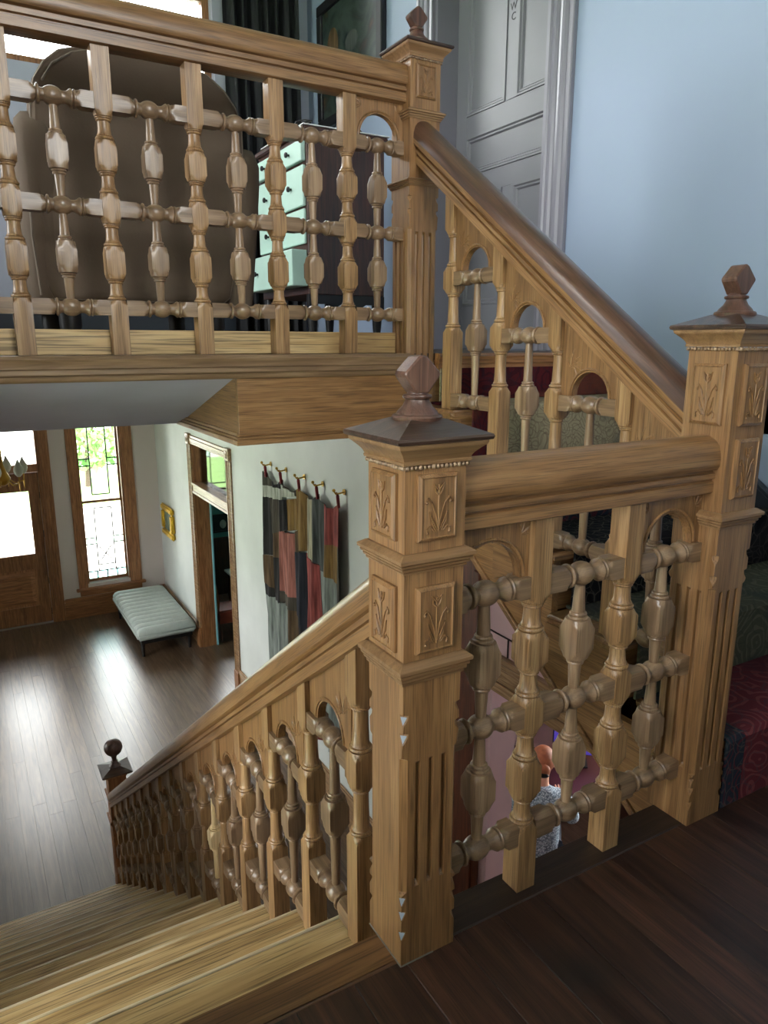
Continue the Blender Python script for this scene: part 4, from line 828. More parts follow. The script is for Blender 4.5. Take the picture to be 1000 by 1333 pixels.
for z_ in (-2.95, -2.45, -1.7, -1.1): build('hinge', MB().turn([(0, 0.009), (0.10, 0.009)], n=10, c=(0.206, y0 - 0.006, z_)), 'black', leaf)
build('door_frame', MB().box(0.204, 0.239, YF + 0.002, YF + 0.2, ZH + 0.001, 0.549).box(-0.799, -0.744, YF + 0.002, YF + 0.2, ZH + 0.001, 0.549).box(-0.744, 0.204, YF + 0.002, YF + 0.2, 0.50, 0.549).box(-0.744, 0.204, YF + 0.01, YF + 0.16, -0.69, -0.57), 'oak_hall', fd)
build('transom_pane', MB().box(-0.744, 0.204, y0 + 0.02, y0 + 0.028, -0.57, 0.50), 'glass', fd)
build('threshold', MB().box(-0.744, 0.204, YF + 0.001, YF + 0.2, ZH + 0.001, ZH + 0.011), 'steel', fd)
for a_, b_ in ((0.235, 0.385), (-0.945, -0.795)): build('casing', MB().box(a_, b_, YF - 0.03, YF - 0.001, ZH + 0.001, 0.7), 'oak_hall', fd, bevel=0.006)
for d_, pr_ in ((0.255, 0.038), (0.30, 0.036), (0.345, 0.038)): build('casing_reed', MB().box(d_, d_ + 0.02, YF - pr_, YF - 0.029, ZH + 0.34, 0.7), 'oak_hall', fd, bevel=0.005)
# leaded side window
wn = sempty('window_1', (1.08, YF, -2.6), 'tall leaded glass window beside the front door')
for a_, b_ in ((0.62, 0.755), (1.405, 1.585)): build('casing', MB().box(a_, b_, YF - 0.028, YF - 0.001, -2.6, 0.55), 'oak_hall', wn, bevel=0.006)
build('head_casing', MB().box(0.62, 1.585, YF - 0.03, YF - 0.001, 0.42, 0.55), 'oak_hall_X', wn, bevel=0.006)
build('sill', MB().box(0.575, 1.635, YF - 0.075, YF + 0.10, -2.64, -2.60), 'oak_hall_X', wn, bevel=0.008, segs=2)
build('apron', MB().box(0.63, 1.58, YF - 0.024, YF - 0.001, -2.73, -2.64), 'oak_hall_X', wn, bevel=0.004)
fy = YF + 0.09
build('lining', MB().box(0.741, 0.775, YF, YF + 0.2, -2.539, 0.419).box(1.385, 1.419, YF, YF + 0.2, -2.539, 0.419).box(0.775, 1.385, YF, YF + 0.2, 0.39, 0.419).box(0.775, 1.385, YF + 0.10, YF + 0.2, -2.599, -2.53), 'oak_hall', wn)
for (zb, zt, off) in ((-1.27, 0.39, 0.035), (-2.53, -1.22, 0.0)):
    s_ = build('sash', MB().box(0.775, 0.80, fy + off, fy + off + 0.03, zb, zt).box(1.36, 1.385, fy + off, fy + off + 0.03, zb, zt).box(0.80, 1.36, fy + off, fy + off + 0.03, zb, zb + 0.04).box(0.80, 1.36, fy + off, fy + off + 0.03, zt - 0.03, zt), 'oak_hall', wn)
    z0, z1 = zb + 0.04, zt - 0.03; yv = fy + off + 0.013
    def cames(segs):
        mb = MB()
        for (xa, za, xb, zb_) in segs: mb.tube([(xa, yv, za), (xb, yv, zb_)], 0.0105, 6)
        build('lead_came', mb, 'lead', s_)
    def pane(xa, xb, za, zb_, m_='glass'): build('pane', MB().box(xa + 0.002, xb - 0.002, yv - 0.002, yv + 0.002, za + 0.002, zb_ - 0.002), m_, s_)
    xa, xb = 0.955, 1.215
    if off == 0:
        zr1, zr2, zr3, zr4 = z0 + 0.11, z0 + 0.21, z0 + 0.56, z0 + 0.66; zt_ = z1 - 0.10
        cames([(0.80, zr1, 1.36, zr1), (xa, zr2, xb, zr2), (xa, zr1, xa, zt_), (xb, zr1, xb, zt_), (xa, zt_, xb, zt_), (0.80, zr3, xa, zr3), (0.80, zr4, xa, zr4), (xb, zr3, 1.36, zr3), (xb, zr4, 1.36, zr4)] + [(x_, z0, x_, zr1) for x_ in (0.93, 1.08, 1.23)] + [(0.99, zr2 + 0.06, 1.17, zr2 + 0.3), (1.17, zr2 + 0.06, 0.99, zr2 + 0.3)])
        for a_, b_ in zip((0.80, 0.93, 1.08, 1.23), (0.93, 1.08, 1.23, 1.36)): pane(a_, b_, z0, zr1, 'glass_aqua')
        pane(xa, xb, zr1, zr2); pane(xa, xb, zr2, zt_); pane(0.80, 1.36, zt_, z1)
        for a_, b_ in ((0.80, xa), (xb, 1.36)): pane(a_, b_, zr1, zr3); pane(a_, b_, zr3, zr4, 'glass_green'); pane(a_, b_, zr4, zt_)
    else:
        zr3, zr4, zt_ = z0 + 0.55, z0 + 0.66, z1 - 0.12; zq = z0 + 0.09
        cames([(xa, zq, xb, zq), (xa, zq, xa, zt_), (xb, zq, xb, zt_), (xa, zt_, xb, zt_), (0.80, zr3, xa, zr3), (0.80, zr4, xa, zr4), (xb, zr3, 1.36, zr3), (xb, zr4, 1.36, zr4)])
        pane(xa, xb, zq, zt_); pane(0.80, 1.36, z0, zq); pane(0.80, 1.36, zt_, z1)
        for a_, b_ in ((0.80, xa), (xb, 1.36)): pane(a_, b_, zq, zr3); pane(a_, b_, zr3, zr4, 'glass_green'); pane(a_, b_, zr4, zt_)
# baseboards
bb = sempty('baseboard_front', (1.2, YF, ZH)); build('board', MB().box(0.386, XW, YF - 0.022, YF - 0.001, ZH + 0.001, -2.80), 'oak_hall_X', bb); build('cap', MB().box(0.386, XW, YF - 0.034, YF - 0.001, -2.80, -2.735), 'oak_hall_X', bb, bevel=0.012, segs=2)
for i, (a_, b_) in enumerate(((8.78, YF - 0.04), (2.35, 6.96))):
    o = sempty(('baseboard_right', 'baseboard_right_near')[i], (XW, (a_ + b_) / 2, ZH)); build('board', MB().box(XW - 0.022, XW - 0.001, a_, b_, ZH + 0.001, -2.80), 'oak_hall_Y', o); build('cap', MB().box(XW - 0.034, XW - 0.001, a_, b_, -2.80, -2.735), 'oak_hall_Y', o, bevel=0.012, segs=2)
# doorway to the dining room
dw = sempty('door_2', (XW, 7.88, ZH), 'wide oak doorway with transom light to the dining room')
for a_, b_ in ((8.645, 8.775), (6.965, 7.105)):
    casing(dw, a_, b_, ZH + 0.30, -0.14, mat='oak_hall_Y')
    build('plinth_block', MB().box(XW - 0.045, XW, a_ - 0.006, b_ + 0.006, ZH + 0.001, ZH + 0.30), 'oak_hall', dw, bevel=0.005)
    build('corner_block', MB().box(XW - 0.045, XW, a_ - 0.004, b_ + 0.004, -0.14, 0.005), 'oak_hall_Y', dw, bevel=0.004)
    q = build('rosette', MB().turn([(0, 0.05), (0.006, 0.048), (0.008, 0.036), (0.004, 0.03), (0.01, 0.02), (0.012, 0.006)], n=20, c=(0, 0, 0), axis='X'), 'oak_hall_Y', dw, local=True, smooth=40); q.rotation_euler = (0, 0, PI); q.location = Vector((XW - 0.045, (a_ + b_) / 2, -0.07)) - wloc(dw)
for i, (z0, z1, d) in enumerate(((-0.13, -0.10, 0.022), (-0.10, -0.05, 0.03), (-0.05, -0.01, 0.024))): build('head_casing', MB().box(XW - d, XW, 7.105, 8.645, z0, z1), 'oak_hall_Y', dw, bevel=0.005)
for i, (z0, z1, d) in enumerate(((-0.81, -0.775, 0.02), (-0.775, -0.70, 0.012), (-0.70, -0.665, 0.026))): build('transom_bar', MB().box(XW - d, XW + 0.19, 7.105, 8.645, z0, z1), 'oak_hall_Y', dw, bevel=0.005)
build('transom_pane', MB().box(XW + 0.09, XW + 0.096, 7.11, 8.64, -0.665, -0.13), 'glass', dw)
build('lining', MB().box(XW + 0.001, XW + 0.199, 8.625, 8.649, ZH + 0.001, -0.121).box(XW + 0.001, XW + 0.199, 7.101, 7.125, ZH + 0.001, -0.121), 'oak_hall', dw)
build('inner_casing', MB().box(XW + 0.2, XW + 0.225, 8.60, 8.74, ZH + 0.001, 0.0).box(XW + 0.2, XW + 0.225, 7.01, 7.15, ZH + 0.001, 0.0), 'paint_cyan', dw, bevel=0.004)

# channel-tufted bench
bn = thing('upholstered_bench', 'pale grey channel tufted bench with dark legs beside the doorway', 'bench', (1.45, 9.55, ZH))
bx0, bx1, by0, by1, zt = 1.06, 1.87, 8.62, 10.50, -2.70
build('base', MB().box(bx0, bx1, by0, by1, zt - 0.11, zt - 0.012), 'bench_fabric', bn, bevel=0.03, segs=3, smooth=50)
build('under_frame', MB().box(bx0 + 0.05, bx1 - 0.05, by0 + 0.05, by1 - 0.05, zt - 0.17, zt - 0.11), 'black', bn)
nr = 12
for k in range(nr):
    a_ = by0 + (by1 - by0) * k / nr; b_ = by0 + (by1 - by0) * (k + 1) / nr; yc = (a_ + b_) / 2; hw = (b_ - a_) / 2 * 0.9
    secs = []
    for q, f in ((0, 0.35), (0.03, 0.8), (0.1, 1), (0.9, 1), (0.97, 0.8), (1.0, 0.35)):
        xx = bx0 + 0.01 + (bx1 - bx0 - 0.02) * q; secs.append([(xx, yc + hw * math.cos(t_), zt - 0.02 + (0.085 * f) * math.sin(t_)) for t_ in [PI * m_ / 8 for m_ in range(9)]] + [(xx, yc - hw, zt - 0.03), (xx, yc + hw, zt - 0.03)])
    build('channel', MB().loft(secs), 'bench_fabric', bn, smooth=60)
for lx in (bx0 + 0.08, bx1 - 0.08):
    for ly in (by0 + 0.12, by1 - 0.12): build('leg', MB().turn([(0.001, 0.02), (0.27, 0.034)], n=12, c=(lx, ly, ZH)), 'black', bn, smooth=50)
# gold framed picture
gp_ = thing('framed_picture', 'small picture in a thick gold frame on the hall wall', 'picture', (XW, 10.15, -1.8))
gy0, gy1, gz0, gz1 = 9.80, 10.45, -1.78, -1.28
for q in ((gy0, gy1, gz0, gz0 + 0.10), (gy0, gy1, gz1 - 0.10, gz1), (gy0, gy0 + 0.11, gz0 + 0.1, gz1 - 0.1), (gy1 - 0.11, gy1, gz0 + 0.1, gz1 - 0.1)): build('frame_rail', MB().box(XW - 0.06, XW - 0.002, *q), 'gold', gp_, bevel=0.022, segs=3, smooth=50)
build('canvas', MB().box(XW - 0.025, XW - 0.003, gy0 + 0.1, gy1 - 0.1, gz0 + 0.09, gz1 - 0.09), 'painting_small', gp_)
for yy, zz in ((10.62, -2.55), (9.66, -2.48)): pass

# patchwork wall hanging on five hooks
HK = [5.72, 5.325, 4.894, 4.507, 4.101]
tp = thing('patchwork_hanging', 'dark patchwork textile of red ochre and grey strips hanging from five hooks', 'wall hanging', (XW, 4.95, -0.1))
def drop(y_):      # sag between the loops
    for a_, b_ in zip(HK, HK[1:]):
        if b_ <= y_ <= a_: t_ = (y_ - b_) / (a_ - b_); return 0.085 * 4 * t_ * (1 - t_)
    return 0.0
def surf(y_, z_):
    f = max(0.0, min(1, (-0.1 - z_) / 1.0)); fold = sum(math.exp(-((y_ - h) / 0.09) ** 2) for h in HK)
    return XW - 0.045 - 0.022 * math.sin(y_ * 22 + 0.8 * math.sin(z_ * 2)) * (0.4 + 0.6 * f) - 0.012 * math.sin(y_ * 47 + z_ * 3) - 0.012 * fold * (1 - f)
PATCH = [  # y0 (left), y1, z top left/right (None = top edge), z bottom left/right, cloth
 (5.85, 5.62, None, None, -0.22, -0.20, 'charcoal'), (5.62, 5.36, None, None, -0.20, -0.18, 'black'), (5.36, 4.96, None, None, -0.14, -0.18, 'charcoal'),
 (5.85, 5.36, -0.22, -0.18, -0.34, -0.30, 'white'), (5.36, 4.98, -0.14, -0.18, -0.26, -0.19, 'white'),
 (5.85, 5.66, -0.34, -0.32, -0.96, -0.93, 'black'), (5.66, 5.42, -0.32, -0.30, -0.70, -0.62, 'charcoal'), (5.66, 5.45, -0.70, -0.62, -0.93, -0.90, 'brown'), (5.42, 5.22, -0.30, -0.26, -0.62, -0.56, 'black'),
 (5.22, 4.96, -0.26, -0.20, -0.57, -0.50, 'ochre'), (4.96, 4.77, None, None, -0.70, -0.66, 'ochre'), (5.10, 4.96, -0.57, -0.50, -0.74, -0.72, 'brown'), (4.77, 4.62, None, None, -0.70, -0.72, 'cream'), (4.62, 4.40, None, None, -0.72, -0.74, 'slate'), (4.40, 4.08, None, None, -0.50, -0.45, 'red'),
 (5.85, 5.58, -0.96, -0.92, -1.27, -1.30, 'brown'), (5.58, 5.45, -0.92, -0.90, -1.30, -1.26, 'black'), (5.45, 5.10, -0.62, -0.57, -1.24, -1.22, 'pink'),
 (5.85, 5.45, -1.27, -1.26, -1.40, -1.38, 'black'), (5.85, 5.30, -1.40, -1.36, -2.45, -2.45, 'grey'), (5.45, 5.12, -1.25, -1.22, -1.36, -1.36, 'charcoal'), (5.30, 5.02, -1.36, -1.36, -2.45, -2.45, 'brown'),
 (5.10, 4.84, -0.74, -0.69, -1.36, -1.50, 'navy'), (5.02, 4.84, -1.36, -1.50, -2.45, -2.45, 'black'), (4.84, 4.50, -0.69, -0.75, -2.45, -2.45, 'red'),
 (4.50, 4.20, -0.74, -0.80, -2.45, -2.45, 'grey'), (4.40, 4.16, -0.50, -0.46, -0.78, -0.80, 'ochre'), (4.16, 4.08, -0.46, -0.45, -2.45, -2.45, 'charcoal'), (4.20, 4.16, -0.80, -0.80, -2.45, -2.45, 'slate'), (4.50, 4.40, -0.735, -0.735, -0.76, -0.76, 'slate')]
for (ya, yb, ta, tb, ba, bb_, cl) in PATCH:
    def fn(u, v, ya=ya, yb=yb, ta=ta, tb=tb, ba=ba, bb_=bb_):
        y_ = ya + (yb - ya) * u
        top = (-0.075 - drop(y_)) if ta is None else ta + (tb - ta) * u
        z_ = top + (ba + (bb_ - ba) * u - top) * v; return (surf(y_, z_), y_, z_)
    build('patch', MB().grid(fn, max(2, int((ya - yb) / 0.025)), 8), 'cloth_' + cl, tp, smooth=80, solid=0.004)
for h in HK:
    build('loop', MB().tube([(XW - 0.06, h, -0.12), (XW - 0.07, h, -0.02), (XW - 0.075, h + 0.004, 0.004), (XW - 0.06, h + 0.006, -0.02), (XW - 0.055, h, -0.12)], 0.011, 8), 'red_ribbon', tp, smooth=60)
for k, h in enumerate(HK):
    hk = thing('wall_hook', ['brass wall hook at the far left end of the patchwork hanging', 'brass wall hook second from the far end of the patchwork hanging', 'brass wall hook in the middle of the patchwork hanging', 'brass wall hook second from the near end of the patchwork hanging', 'brass wall hook at the near right end of the patchwork hanging'][k], 'hook', (XW, h, 0.0), 'hooks of the patchwork hanging')
    build('back_plate', MB().turn([(0, 0.024), (0.008, 0.024), (0.011, 0.016)], n=16, c=(XW - 0.0115, h, 0.008), axis='X'), 'brass', hk, smooth=40)
    build('peg', MB().tube([(XW - 0.008, h, 0.008), (XW - 0.05, h, 0.0), (XW - 0.085, h, 0.0), (XW - 0.098, h, 0.022)], 0.007, 8), 'brass', hk, smooth=60)
    build('knob', MB().ball((XW - 0.1, h, 0.03), 0.014, 12, 8), 'brass', hk, smooth=60)

# chandelier with flame shades
cl_ = thing('chandelier', 'brass chandelier with pale flame shaped glass shades under the hall ceiling', 'chandelier', (-0.47, 5.0, FTOP))
build('rod', MB().turn([(-0.5, 0.01), (0.0, 0.01)], n=10, c=(-0.47, 5.0, FTOP)), 'brass', cl_); build('ceiling_rose', MB().turn([(-0.05, 0.02), (-0.03, 0.05), (-0.001, 0.06)], n=20, c=(-0.47, 5, FTOP)), 'brass', cl_, smooth=50)
build('bowl', MB().turn([(-0.72, 0.01), (-0.70, 0.04), (-0.66, 0.055), (-0.62, 0.035), (-0.56, 0.015), (-0.5, 0.012)], n=20, c=(-0.47, 5, FTOP)), 'brass', cl_, smooth=50)
for k in range(6):
    a_ = k * PI / 3 + 0.25; ex, ey = -0.47 + 0.15 * math.cos(a_), 5.0 + 0.15 * math.sin(a_)
    build('arm', MB().tube([(-0.47 + 0.03 * math.cos(a_), 5 + 0.03 * math.sin(a_), FTOP - 0.66), (-0.47 + 0.09 * math.cos(a_), 5 + 0.09 * math.sin(a_), FTOP - 0.71), (ex, ey, FTOP - 0.69), (ex, ey, FTOP - 0.64)], 0.006, 8), 'brass', cl_, smooth=60)
    build('flame_shade', MB().turn([(0, 0.012), (0.02, 0.027), (0.045, 0.034), (0.07, 0.03), (0.095, 0.018), (0.12, 0.007), (0.135, 0.002)], n=14, c=(ex, ey, FTOP - 0.64)), 'glass_shade', cl_, smooth=60)
    build('finial', MB().turn([(-0.06, 0.002), (-0.03, 0.005), (0, 0.006)], n=8, c=(ex, ey, FTOP - 0.695)), 'brass', cl_)

# dining room beyond the doorway
struct(build('trim_4', MB().box(XW + 0.21, 4.99, YF - 0.05, YF - 0.021, ZH + 0.001, -2.06), 'mahogany'), 'dark wainscot in the dining room')
tb_ = thing('dining_table', 'pale topped dining table glimpsed through the doorway', 'table', (2.95, 9.35, ZH))
build('table_top', MB().box(2.66, 3.5, 8.95, 9.75, -2.36, -2.325), 'table_pale', tb_, bevel=0.006)
for lx in (2.72, 3.44):
    for ly in (9.02, 9.68): build('leg', MB().turn([(0.001, 0.025), (0.4, 0.035), (0.717, 0.035)], n=10, c=(lx, ly, ZH)), 'mahogany', tb_, smooth=50)
rc = thing('dining_chair', 'rust red upholstered chair drawn up inside the doorway', 'chair', (2.40, 8.85, ZH))
build('seat', MB().box(2.22, 2.62, 8.66, 9.06, -2.68, -2.60), 'red_chair', rc, bevel=0.02, segs=2)
build('seat_skirt', MB().box(2.235, 2.605, 8.675, 9.045, -2.80, -2.68), 'red_chair', rc)
build('backrest', MB().loft([[(2.20 + 0.03 * q, 8.85 + 0.2 * math.cos(t_), -2.44 + 0.24 * math.sin(t_)) for t_ in [2 * PI * k / 20 for k in range(20)]] for q in (0, 1)]), 'red_chair', rc, bevel=0.006)
build('back_rim', MB().tube([(2.205, 8.85 + 0.205 * math.cos(t_), -2.44 + 0.245 * math.sin(t_)) for t_ in [2 * PI * k / 24 for k in range(25)]], 0.012, 8), 'oak_hall', rc, smooth=60)
for lx in (2.25, 2.59):
    for ly in (8.69, 9.03): build('leg', MB().turn([(0.001, 0.012), (0.28, 0.02)], n=8, c=(lx, ly, ZH)), 'mahogany', rc)
dp = thing('framed_print', 'small dark framed print on the teal dining room wall', 'picture', (2.98, YF - 0.03, -1.97))
for q in ((2.80, 3.16, -1.97, -1.94), (2.80, 3.16, -1.68, -1.65), (2.80, 2.83, -1.94, -1.68), (3.13, 3.16, -1.94, -1.68)): build('frame_rail', MB().box(q[0], q[1], YF - 0.045, YF - 0.021, q[2], q[3]), 'black', dp)
build('print', MB().box(2.83, 3.13, YF - 0.032, YF - 0.022, -1.94, -1.68), 'plinth_dark', dp); build('figure', MB().ball((2.98, YF - 0.033, -1.83), 0.07, 12, 6, (0.8, 0.02, 1.1)), 'cloth_white', dp, smooth=60)

# ================================================================== UNDER THE STAIRS
us = sempty('door_4', (XW, 1.35, ZH), 'wide opening under the stairs with brown casing')
for i, (z0, z1, d) in enumerate(((-0.87, -0.80, 0.03), (-0.80, -0.70, 0.02), (-0.70, -0.66, 0.035), (-0.66, -0.62, 0.05))): build('head_casing', MB().box(XW - d, XW, 0.35, 2.20, z0, z1), 'oak_hall_Y', us, bevel=0.006)
build('jamb', MB().box(XW - 0.035, XW, 2.20, 2.62, ZH + 0.001, 0.02), 'door_jamb_red', us, bevel=0.01); build('jamb_bead', MB().box(XW - 0.05, XW - 0.034, 2.24, 2.30, ZH + 0.001, -0.15), 'door_jamb_red', us, bevel=0.006)
build('lining', MB().box(XW + 0.001, XW + 0.199, 2.135, 2.159, ZH + 0.001, -0.871), 'paint_pink', us)
cb = tag(build('wall_cable', MB().tube([(XW - 0.006, 2.2, -0.50), (XW - 0.006, 1.30, -0.51)], 0.0055, 6).tube([(XW - 0.006, 2.0, -0.505), (XW - 0.006, 2.0, -0.62)], 0.0055, 6), 'dark_cable', origin=(XW, 1.75, -0.5)), 'thin dark cable run on the pink wall under the upper flight', 'cable')

ROT = math.radians(-42)
def rt(o): o.rotation_euler = (0, 0, ROT); return o
PX, PY = 2.74, 2.48
fwd = Vector((-math.sin(ROT), math.cos(ROT), 0)); rgt = Vector((math.cos(ROT), math.sin(ROT), 0))
def at(x_, y_, z_): v_ = Vector((PX, PY, ZH)) + rgt * x_ + fwd * y_; return (v_.x, v_.y, ZH + z_)
oc = rt(thing('desk_chair', 'dark desk chair under the seated person', 'chair', at(0, -0.02, 0)))
build('seat', MB().box(-0.22, 0.22, -0.22, 0.22, 0.40, 0.452), 'screen_case', oc, local=True, bevel=0.015)
build('stem', MB().turn([(0.06, 0.025), (0.40, 0.025)], n=12), 'steel', oc, local=True)
build('base', MB().turn([(0.001, 0.26), (0.03, 0.26), (0.06, 0.05)], n=20), 'screen_case', oc, local=True)
dk = rt(thing('desk', 'dark red wooden desk in front of the seated person', 'desk', at(0.05, 0.75, 0)))
build('desk_top', MB().box(-0.75, 0.75, -0.32, 0.32, 0.71, 0.745), 'desk_red', dk, local=True, bevel=0.004)
for lx in (-0.7, 0.7): build('side_panel', MB().box(lx - 0.02, lx + 0.02, -0.3, 0.3, 0.001, 0.71), 'desk_red', dk, local=True)
mn = rt(thing('monitor', 'computer monitor with glowing purple screen', 'monitor', at(0.30, 0.88, 0.7455)))
build('screen', MB().box(-0.19, 0.19, -0.012, 0.0, 0.10, 0.33), 'screen_glow', mn, local=True); build('case', MB().box(-0.2, 0.2, 0.0, 0.03, 0.085, 0.345), 'screen_case', mn, local=True)
build('stand', MB().box(-0.1, 0.1, -0.06, 0.08, 0.001, 0.012).box(-0.02, 0.02, 0.03, 0.05, 0.012, 0.2), 'screen_case', mn, local=True)
pr = rt(thing('printer', 'black box shaped printer at the left end of the desk', 'printer', at(-0.48, 0.72, 0.7455)))
build('body', MB().box(-0.2, 0.2, -0.18, 0.18, 0.001, 0.24), 'screen_case', pr, local=True, bevel=0.012); build('paper_tray', MB().box(-0.15, 0.15, -0.28, -0.18, 0.04, 0.05), 'paper', pr, local=True)
bk = rt(thing('paper_stack', 'stack of pale blue papers on a dark stool by the jamb', 'papers', at(-0.52, 0.02, 0.46))); build('sheets', MB().box(-0.13, 0.13, -0.18, 0.18, 0.001, 0.05), 'paper', bk, local=True)
stl = rt(thing('stool', 'small dark stool holding papers beside the person', 'stool', at(-0.52, 0.02, 0)))
build('seat', MB().box(-0.16, 0.16, -0.2, 0.2, 0.42, 0.459), 'screen_case', stl, local=True, bevel=0.006)
for sx in (-0.13, 0.13):
    for sy in (-0.17, 0.17): build('leg', MB().turn([(0.001, 0.014), (0.42, 0.018)], n=8, c=(sx, sy, 0)), 'screen_case', stl, local=True)

# the seated person, seen from behind and above
pn = rt(thing('person', 'person in a speckled grey sweater sitting at a desk, seen from above', 'person', at(0, 0, 0)))
def skin(name, verts, edges, radii, mat, root=0, sub=2):
    me = bpy.data.meshes.new(name); me.from_pydata(verts, edges, []); o = bpy.data.objects.new(name, me); COL.objects.link(o); o.parent = pn
    o.modifiers.new('skin', 'SKIN'); o.modifiers['skin'].use_smooth_shade = True
    for i, r_ in enumerate(radii): me.skin_vertices[0].data[i].radius = r_ if isinstance(r_, tuple) else (r_, r_)
    for i in range(len(radii)): me.skin_vertices[0].data[i].use_root = i == root
    s_ = o.modifiers.new('sub', 'SUBSURF'); s_.levels = sub; s_.render_levels = sub
    me.materials.append(MATS[mat]); return o
V = [(0, -0.02, 0.52), (0, -0.04, 0.70), (0, -0.03, 0.90), (0, 0.0, 1.04), (0, 0.02, 1.10), (0, 0.035, 1.17), (0, 0.04, 1.25), (0, 0.03, 1.31)]
Rr = [(0.13, 0.10), (0.12, 0.09), (0.13, 0.09), (0.07, 0.06), 0.048, 0.06, 0.078, 0.05]; Ee = [(i, i + 1) for i in range(7)]
for s_ in (-1, 1):
    b_ = len(V); V += [(s_ * 0.16, 0.0, 0.99), (s_ * 0.23, 0.05, 0.78), (s_ * 0.17, 0.28, 0.775), (s_ * 0.16, 0.35, 0.775), (s_ * 0.16, 0.40, 0.772)]; Rr += [0.05, 0.04, 0.03, 0.034, 0.03]; Ee += [(2, b_), (b_, b_ + 1), (b_ + 1, b_ + 2), (b_ + 2, b_ + 3), (b_ + 3, b_ + 4)]
    for fx, ln in ((-0.03, 0.075), (-0.01, 0.085), (0.01, 0.08), (0.03, 0.065)):
        c_ = len(V); V += [(s_ * 0.16 + fx, 0.42, 0.772), (s_ * 0.16 + fx * 1.15, 0.42 + ln * 0.55, 0.772), (s_ * 0.16 + fx * 1.2, 0.42 + ln, 0.762)]; Rr += [0.009, 0.0085, 0.007]; Ee += [(b_ + 4, c_), (c_, c_ + 1), (c_ + 1, c_ + 2)]
    c_ = len(V); V += [(s_ * 0.16 - s_ * 0.035, 0.37, 0.77), (s_ * 0.16 - s_ * 0.06, 0.41, 0.765)]; Rr += [0.011, 0.009]; Ee += [(b_ + 3, c_), (c_, c_ + 1)]
    b_ = len(V); V += [(s_ * 0.09, 0.02, 0.52), (s_ * 0.11, 0.43, 0.51), (s_ * 0.11, 0.42, 0.09), (s_ * 0.11, 0.50, 0.04)]; Rr += [0.075, 0.052, 0.035, 0.035]; Ee += [(0, b_), (b_, b_ + 1), (b_ + 1, b_ + 2), (b_ + 2, b_ + 3)]
skin('body', V, Ee, Rr, 'skin')
V = [(0, -0.03, 0.50), (0, -0.05, 0.66), (0, -0.045, 0.86), (0, -0.015, 1.0), (0, 0.01, 1.075)]; Rr = [(0.165, 0.125), (0.16, 0.125), (0.165, 0.12), (0.12, 0.085), 0.062]; Ee = [(i, i + 1) for i in range(4)]
for s_ in (-1, 1): b_ = len(V); V += [(s_ * 0.175, 0.0, 0.985), (s_ * 0.245, 0.05, 0.775), (s_ * 0.172, 0.27, 0.785), (s_ * 0.165, 0.31, 0.782)]; Rr += [0.072, 0.06, 0.045, 0.04]; Ee += [(3, b_), (b_, b_ + 1), (b_ + 1, b_ + 2), (b_ + 2, b_ + 3)]
skin('sweater', V, Ee, Rr, 'sweater', 1)
V = [(0, -0.02, 0.535)]; Rr = [(0.15, 0.11)]; Ee = []
for s_ in (-1, 1): b_ = len(V); V += [(s_ * 0.095, 0.03, 0.535), (s_ * 0.112, 0.44, 0.525), (s_ * 0.112, 0.43, 0.11)]; Rr += [0.092, 0.07, 0.055]; Ee += [(0, b_), (b_, b_ + 1), (b_ + 1, b_ + 2)]
skin('trousers', V, Ee, Rr, 'trousers')
build('hair', MB().ball((0, 0.02, 1.275), 0.098, 20, 14, (0.92, 1.08, 1.0)).ball((0, -0.075, 1.24), 0.045, 12, 8, (1.2, 0.8, 1.2)), 'hair', pn, local=True, smooth=80)
build('hair_clasp', MB().ball((0, -0.105, 1.215), 0.03, 12, 8, (1.5, 0.5, 0.6)), 'screen_case', pn, local=True, smooth=80)
build('ear', MB().ball((-0.088, 0.045, 1.225), 0.022, 10, 6, (0.4, 0.8, 1.3)).ball((0.088, 0.045, 1.225), 0.022, 10, 6, (0.4, 0.8, 1.3)), 'skin', pn, local=True, smooth=80)
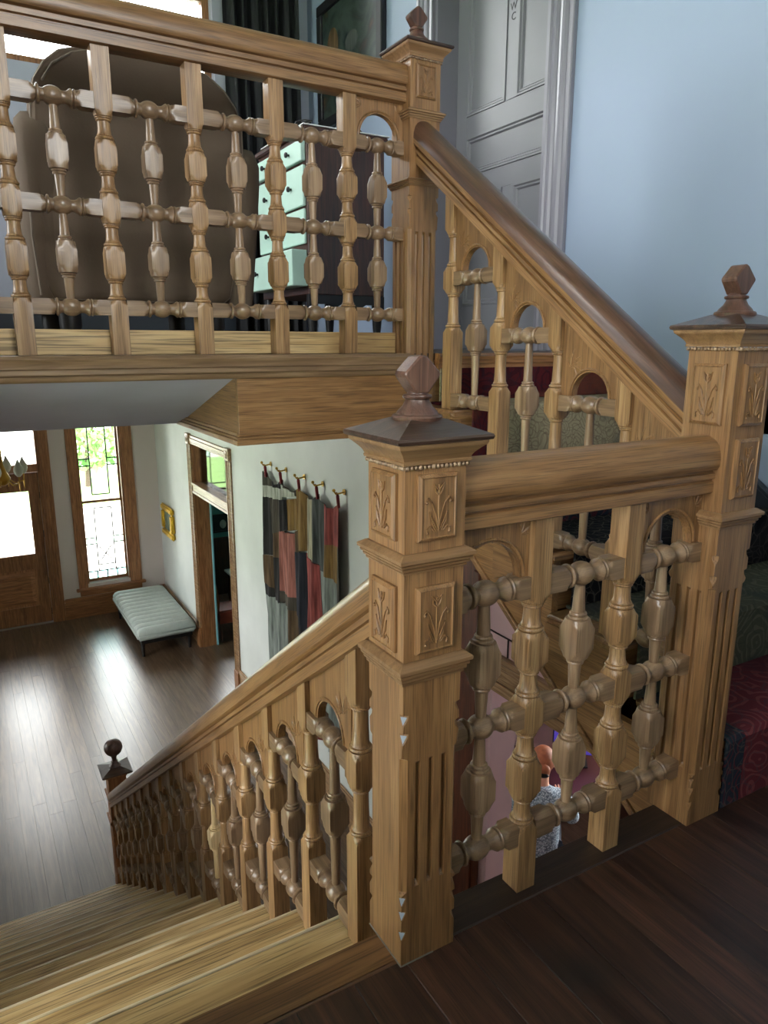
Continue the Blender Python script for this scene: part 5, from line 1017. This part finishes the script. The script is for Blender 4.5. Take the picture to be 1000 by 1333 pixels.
build('face', MB().ball((0, 0.065, 1.22), 0.085, 16, 12, (0.86, 0.85, 1.15)).tube([(0, 0.135, 1.235), (0, 0.158, 1.205), (0, 0.14, 1.195)], 0.013, 8), 'skin', pn, local=True, smooth=80)

# ================================================================== OUTSIDE
struct(build('ground_outside', MB().box(-40, 45, YF + 0.23, 80, ZH - 0.5, ZH - 0.25), 'gravel'))
struct(build('ground_around', MB().box(-60, 60, -60, -6, ZH - 0.6, ZH - 0.35).box(-60, -10, -6, 80, ZH - 0.6, ZH - 0.35), 'lawn'))
struct(build('lawn_outside', MB().box(-40, 45, 20.5, 27.5, ZH - 0.25, ZH - 0.23), 'lawn'))
def tree(name, label, x_, y_, h, r_, n=420):
    t_ = thing(name, label, 'tree' if h > 2.2 else 'shrub', (x_, y_, ZH - 0.23), 'greenery outside the front door')
    build('trunk', MB().tube([(x_, y_, ZH - 0.23), (x_ + 0.03, y_, ZH - 0.23 + h * 0.35), (x_, y_ + 0.03, ZH - 0.23 + h * 0.75)], 0.05 + 0.02 * h, 8, (1, 0.8, 0.4)), 'bark', t_, smooth=60)
    mb = MB()
    for k in range(n):
        d_ = Vector((random.gauss(0, 1), random.gauss(0, 1), random.gauss(0, 1))).normalized() * r_ * random.uniform(0.55, 1.0)
        c_ = Vector((x_, y_, ZH - 0.23 + h * 0.62)) + Vector((d_.x, d_.y, d_.z * h * 0.36 / r_)); a_ = Vector((random.gauss(0, 1), random.gauss(0, 1), random.gauss(0, 1))).normalized() * 0.16; b_ = a_.cross(Vector((random.random(), random.random(), random.random()))).normalized() * 0.09
        i0 = len(mb.v); mb.v += [tuple(c_ + a_), tuple(c_ + b_), tuple(c_ - a_), tuple(c_ - b_)]; mb.f.append((i0, i0 + 1, i0 + 2, i0 + 3))
    o = build('foliage', mb, 'leaf', t_); o['kind'] = 'stuff'
tree('shrub', 'green shrub on the lawn seen through the leaded window', 2.6, 23.5, 2.0, 1.2)
tree('shrub', 'green shrub on the lawn seen through the dining room window', 7.4, 22.5, 2.4, 1.6)
tree('tree', 'young tree beyond the lawn seen through the leaded window', 3.3, 27.0, 3.4, 1.3)
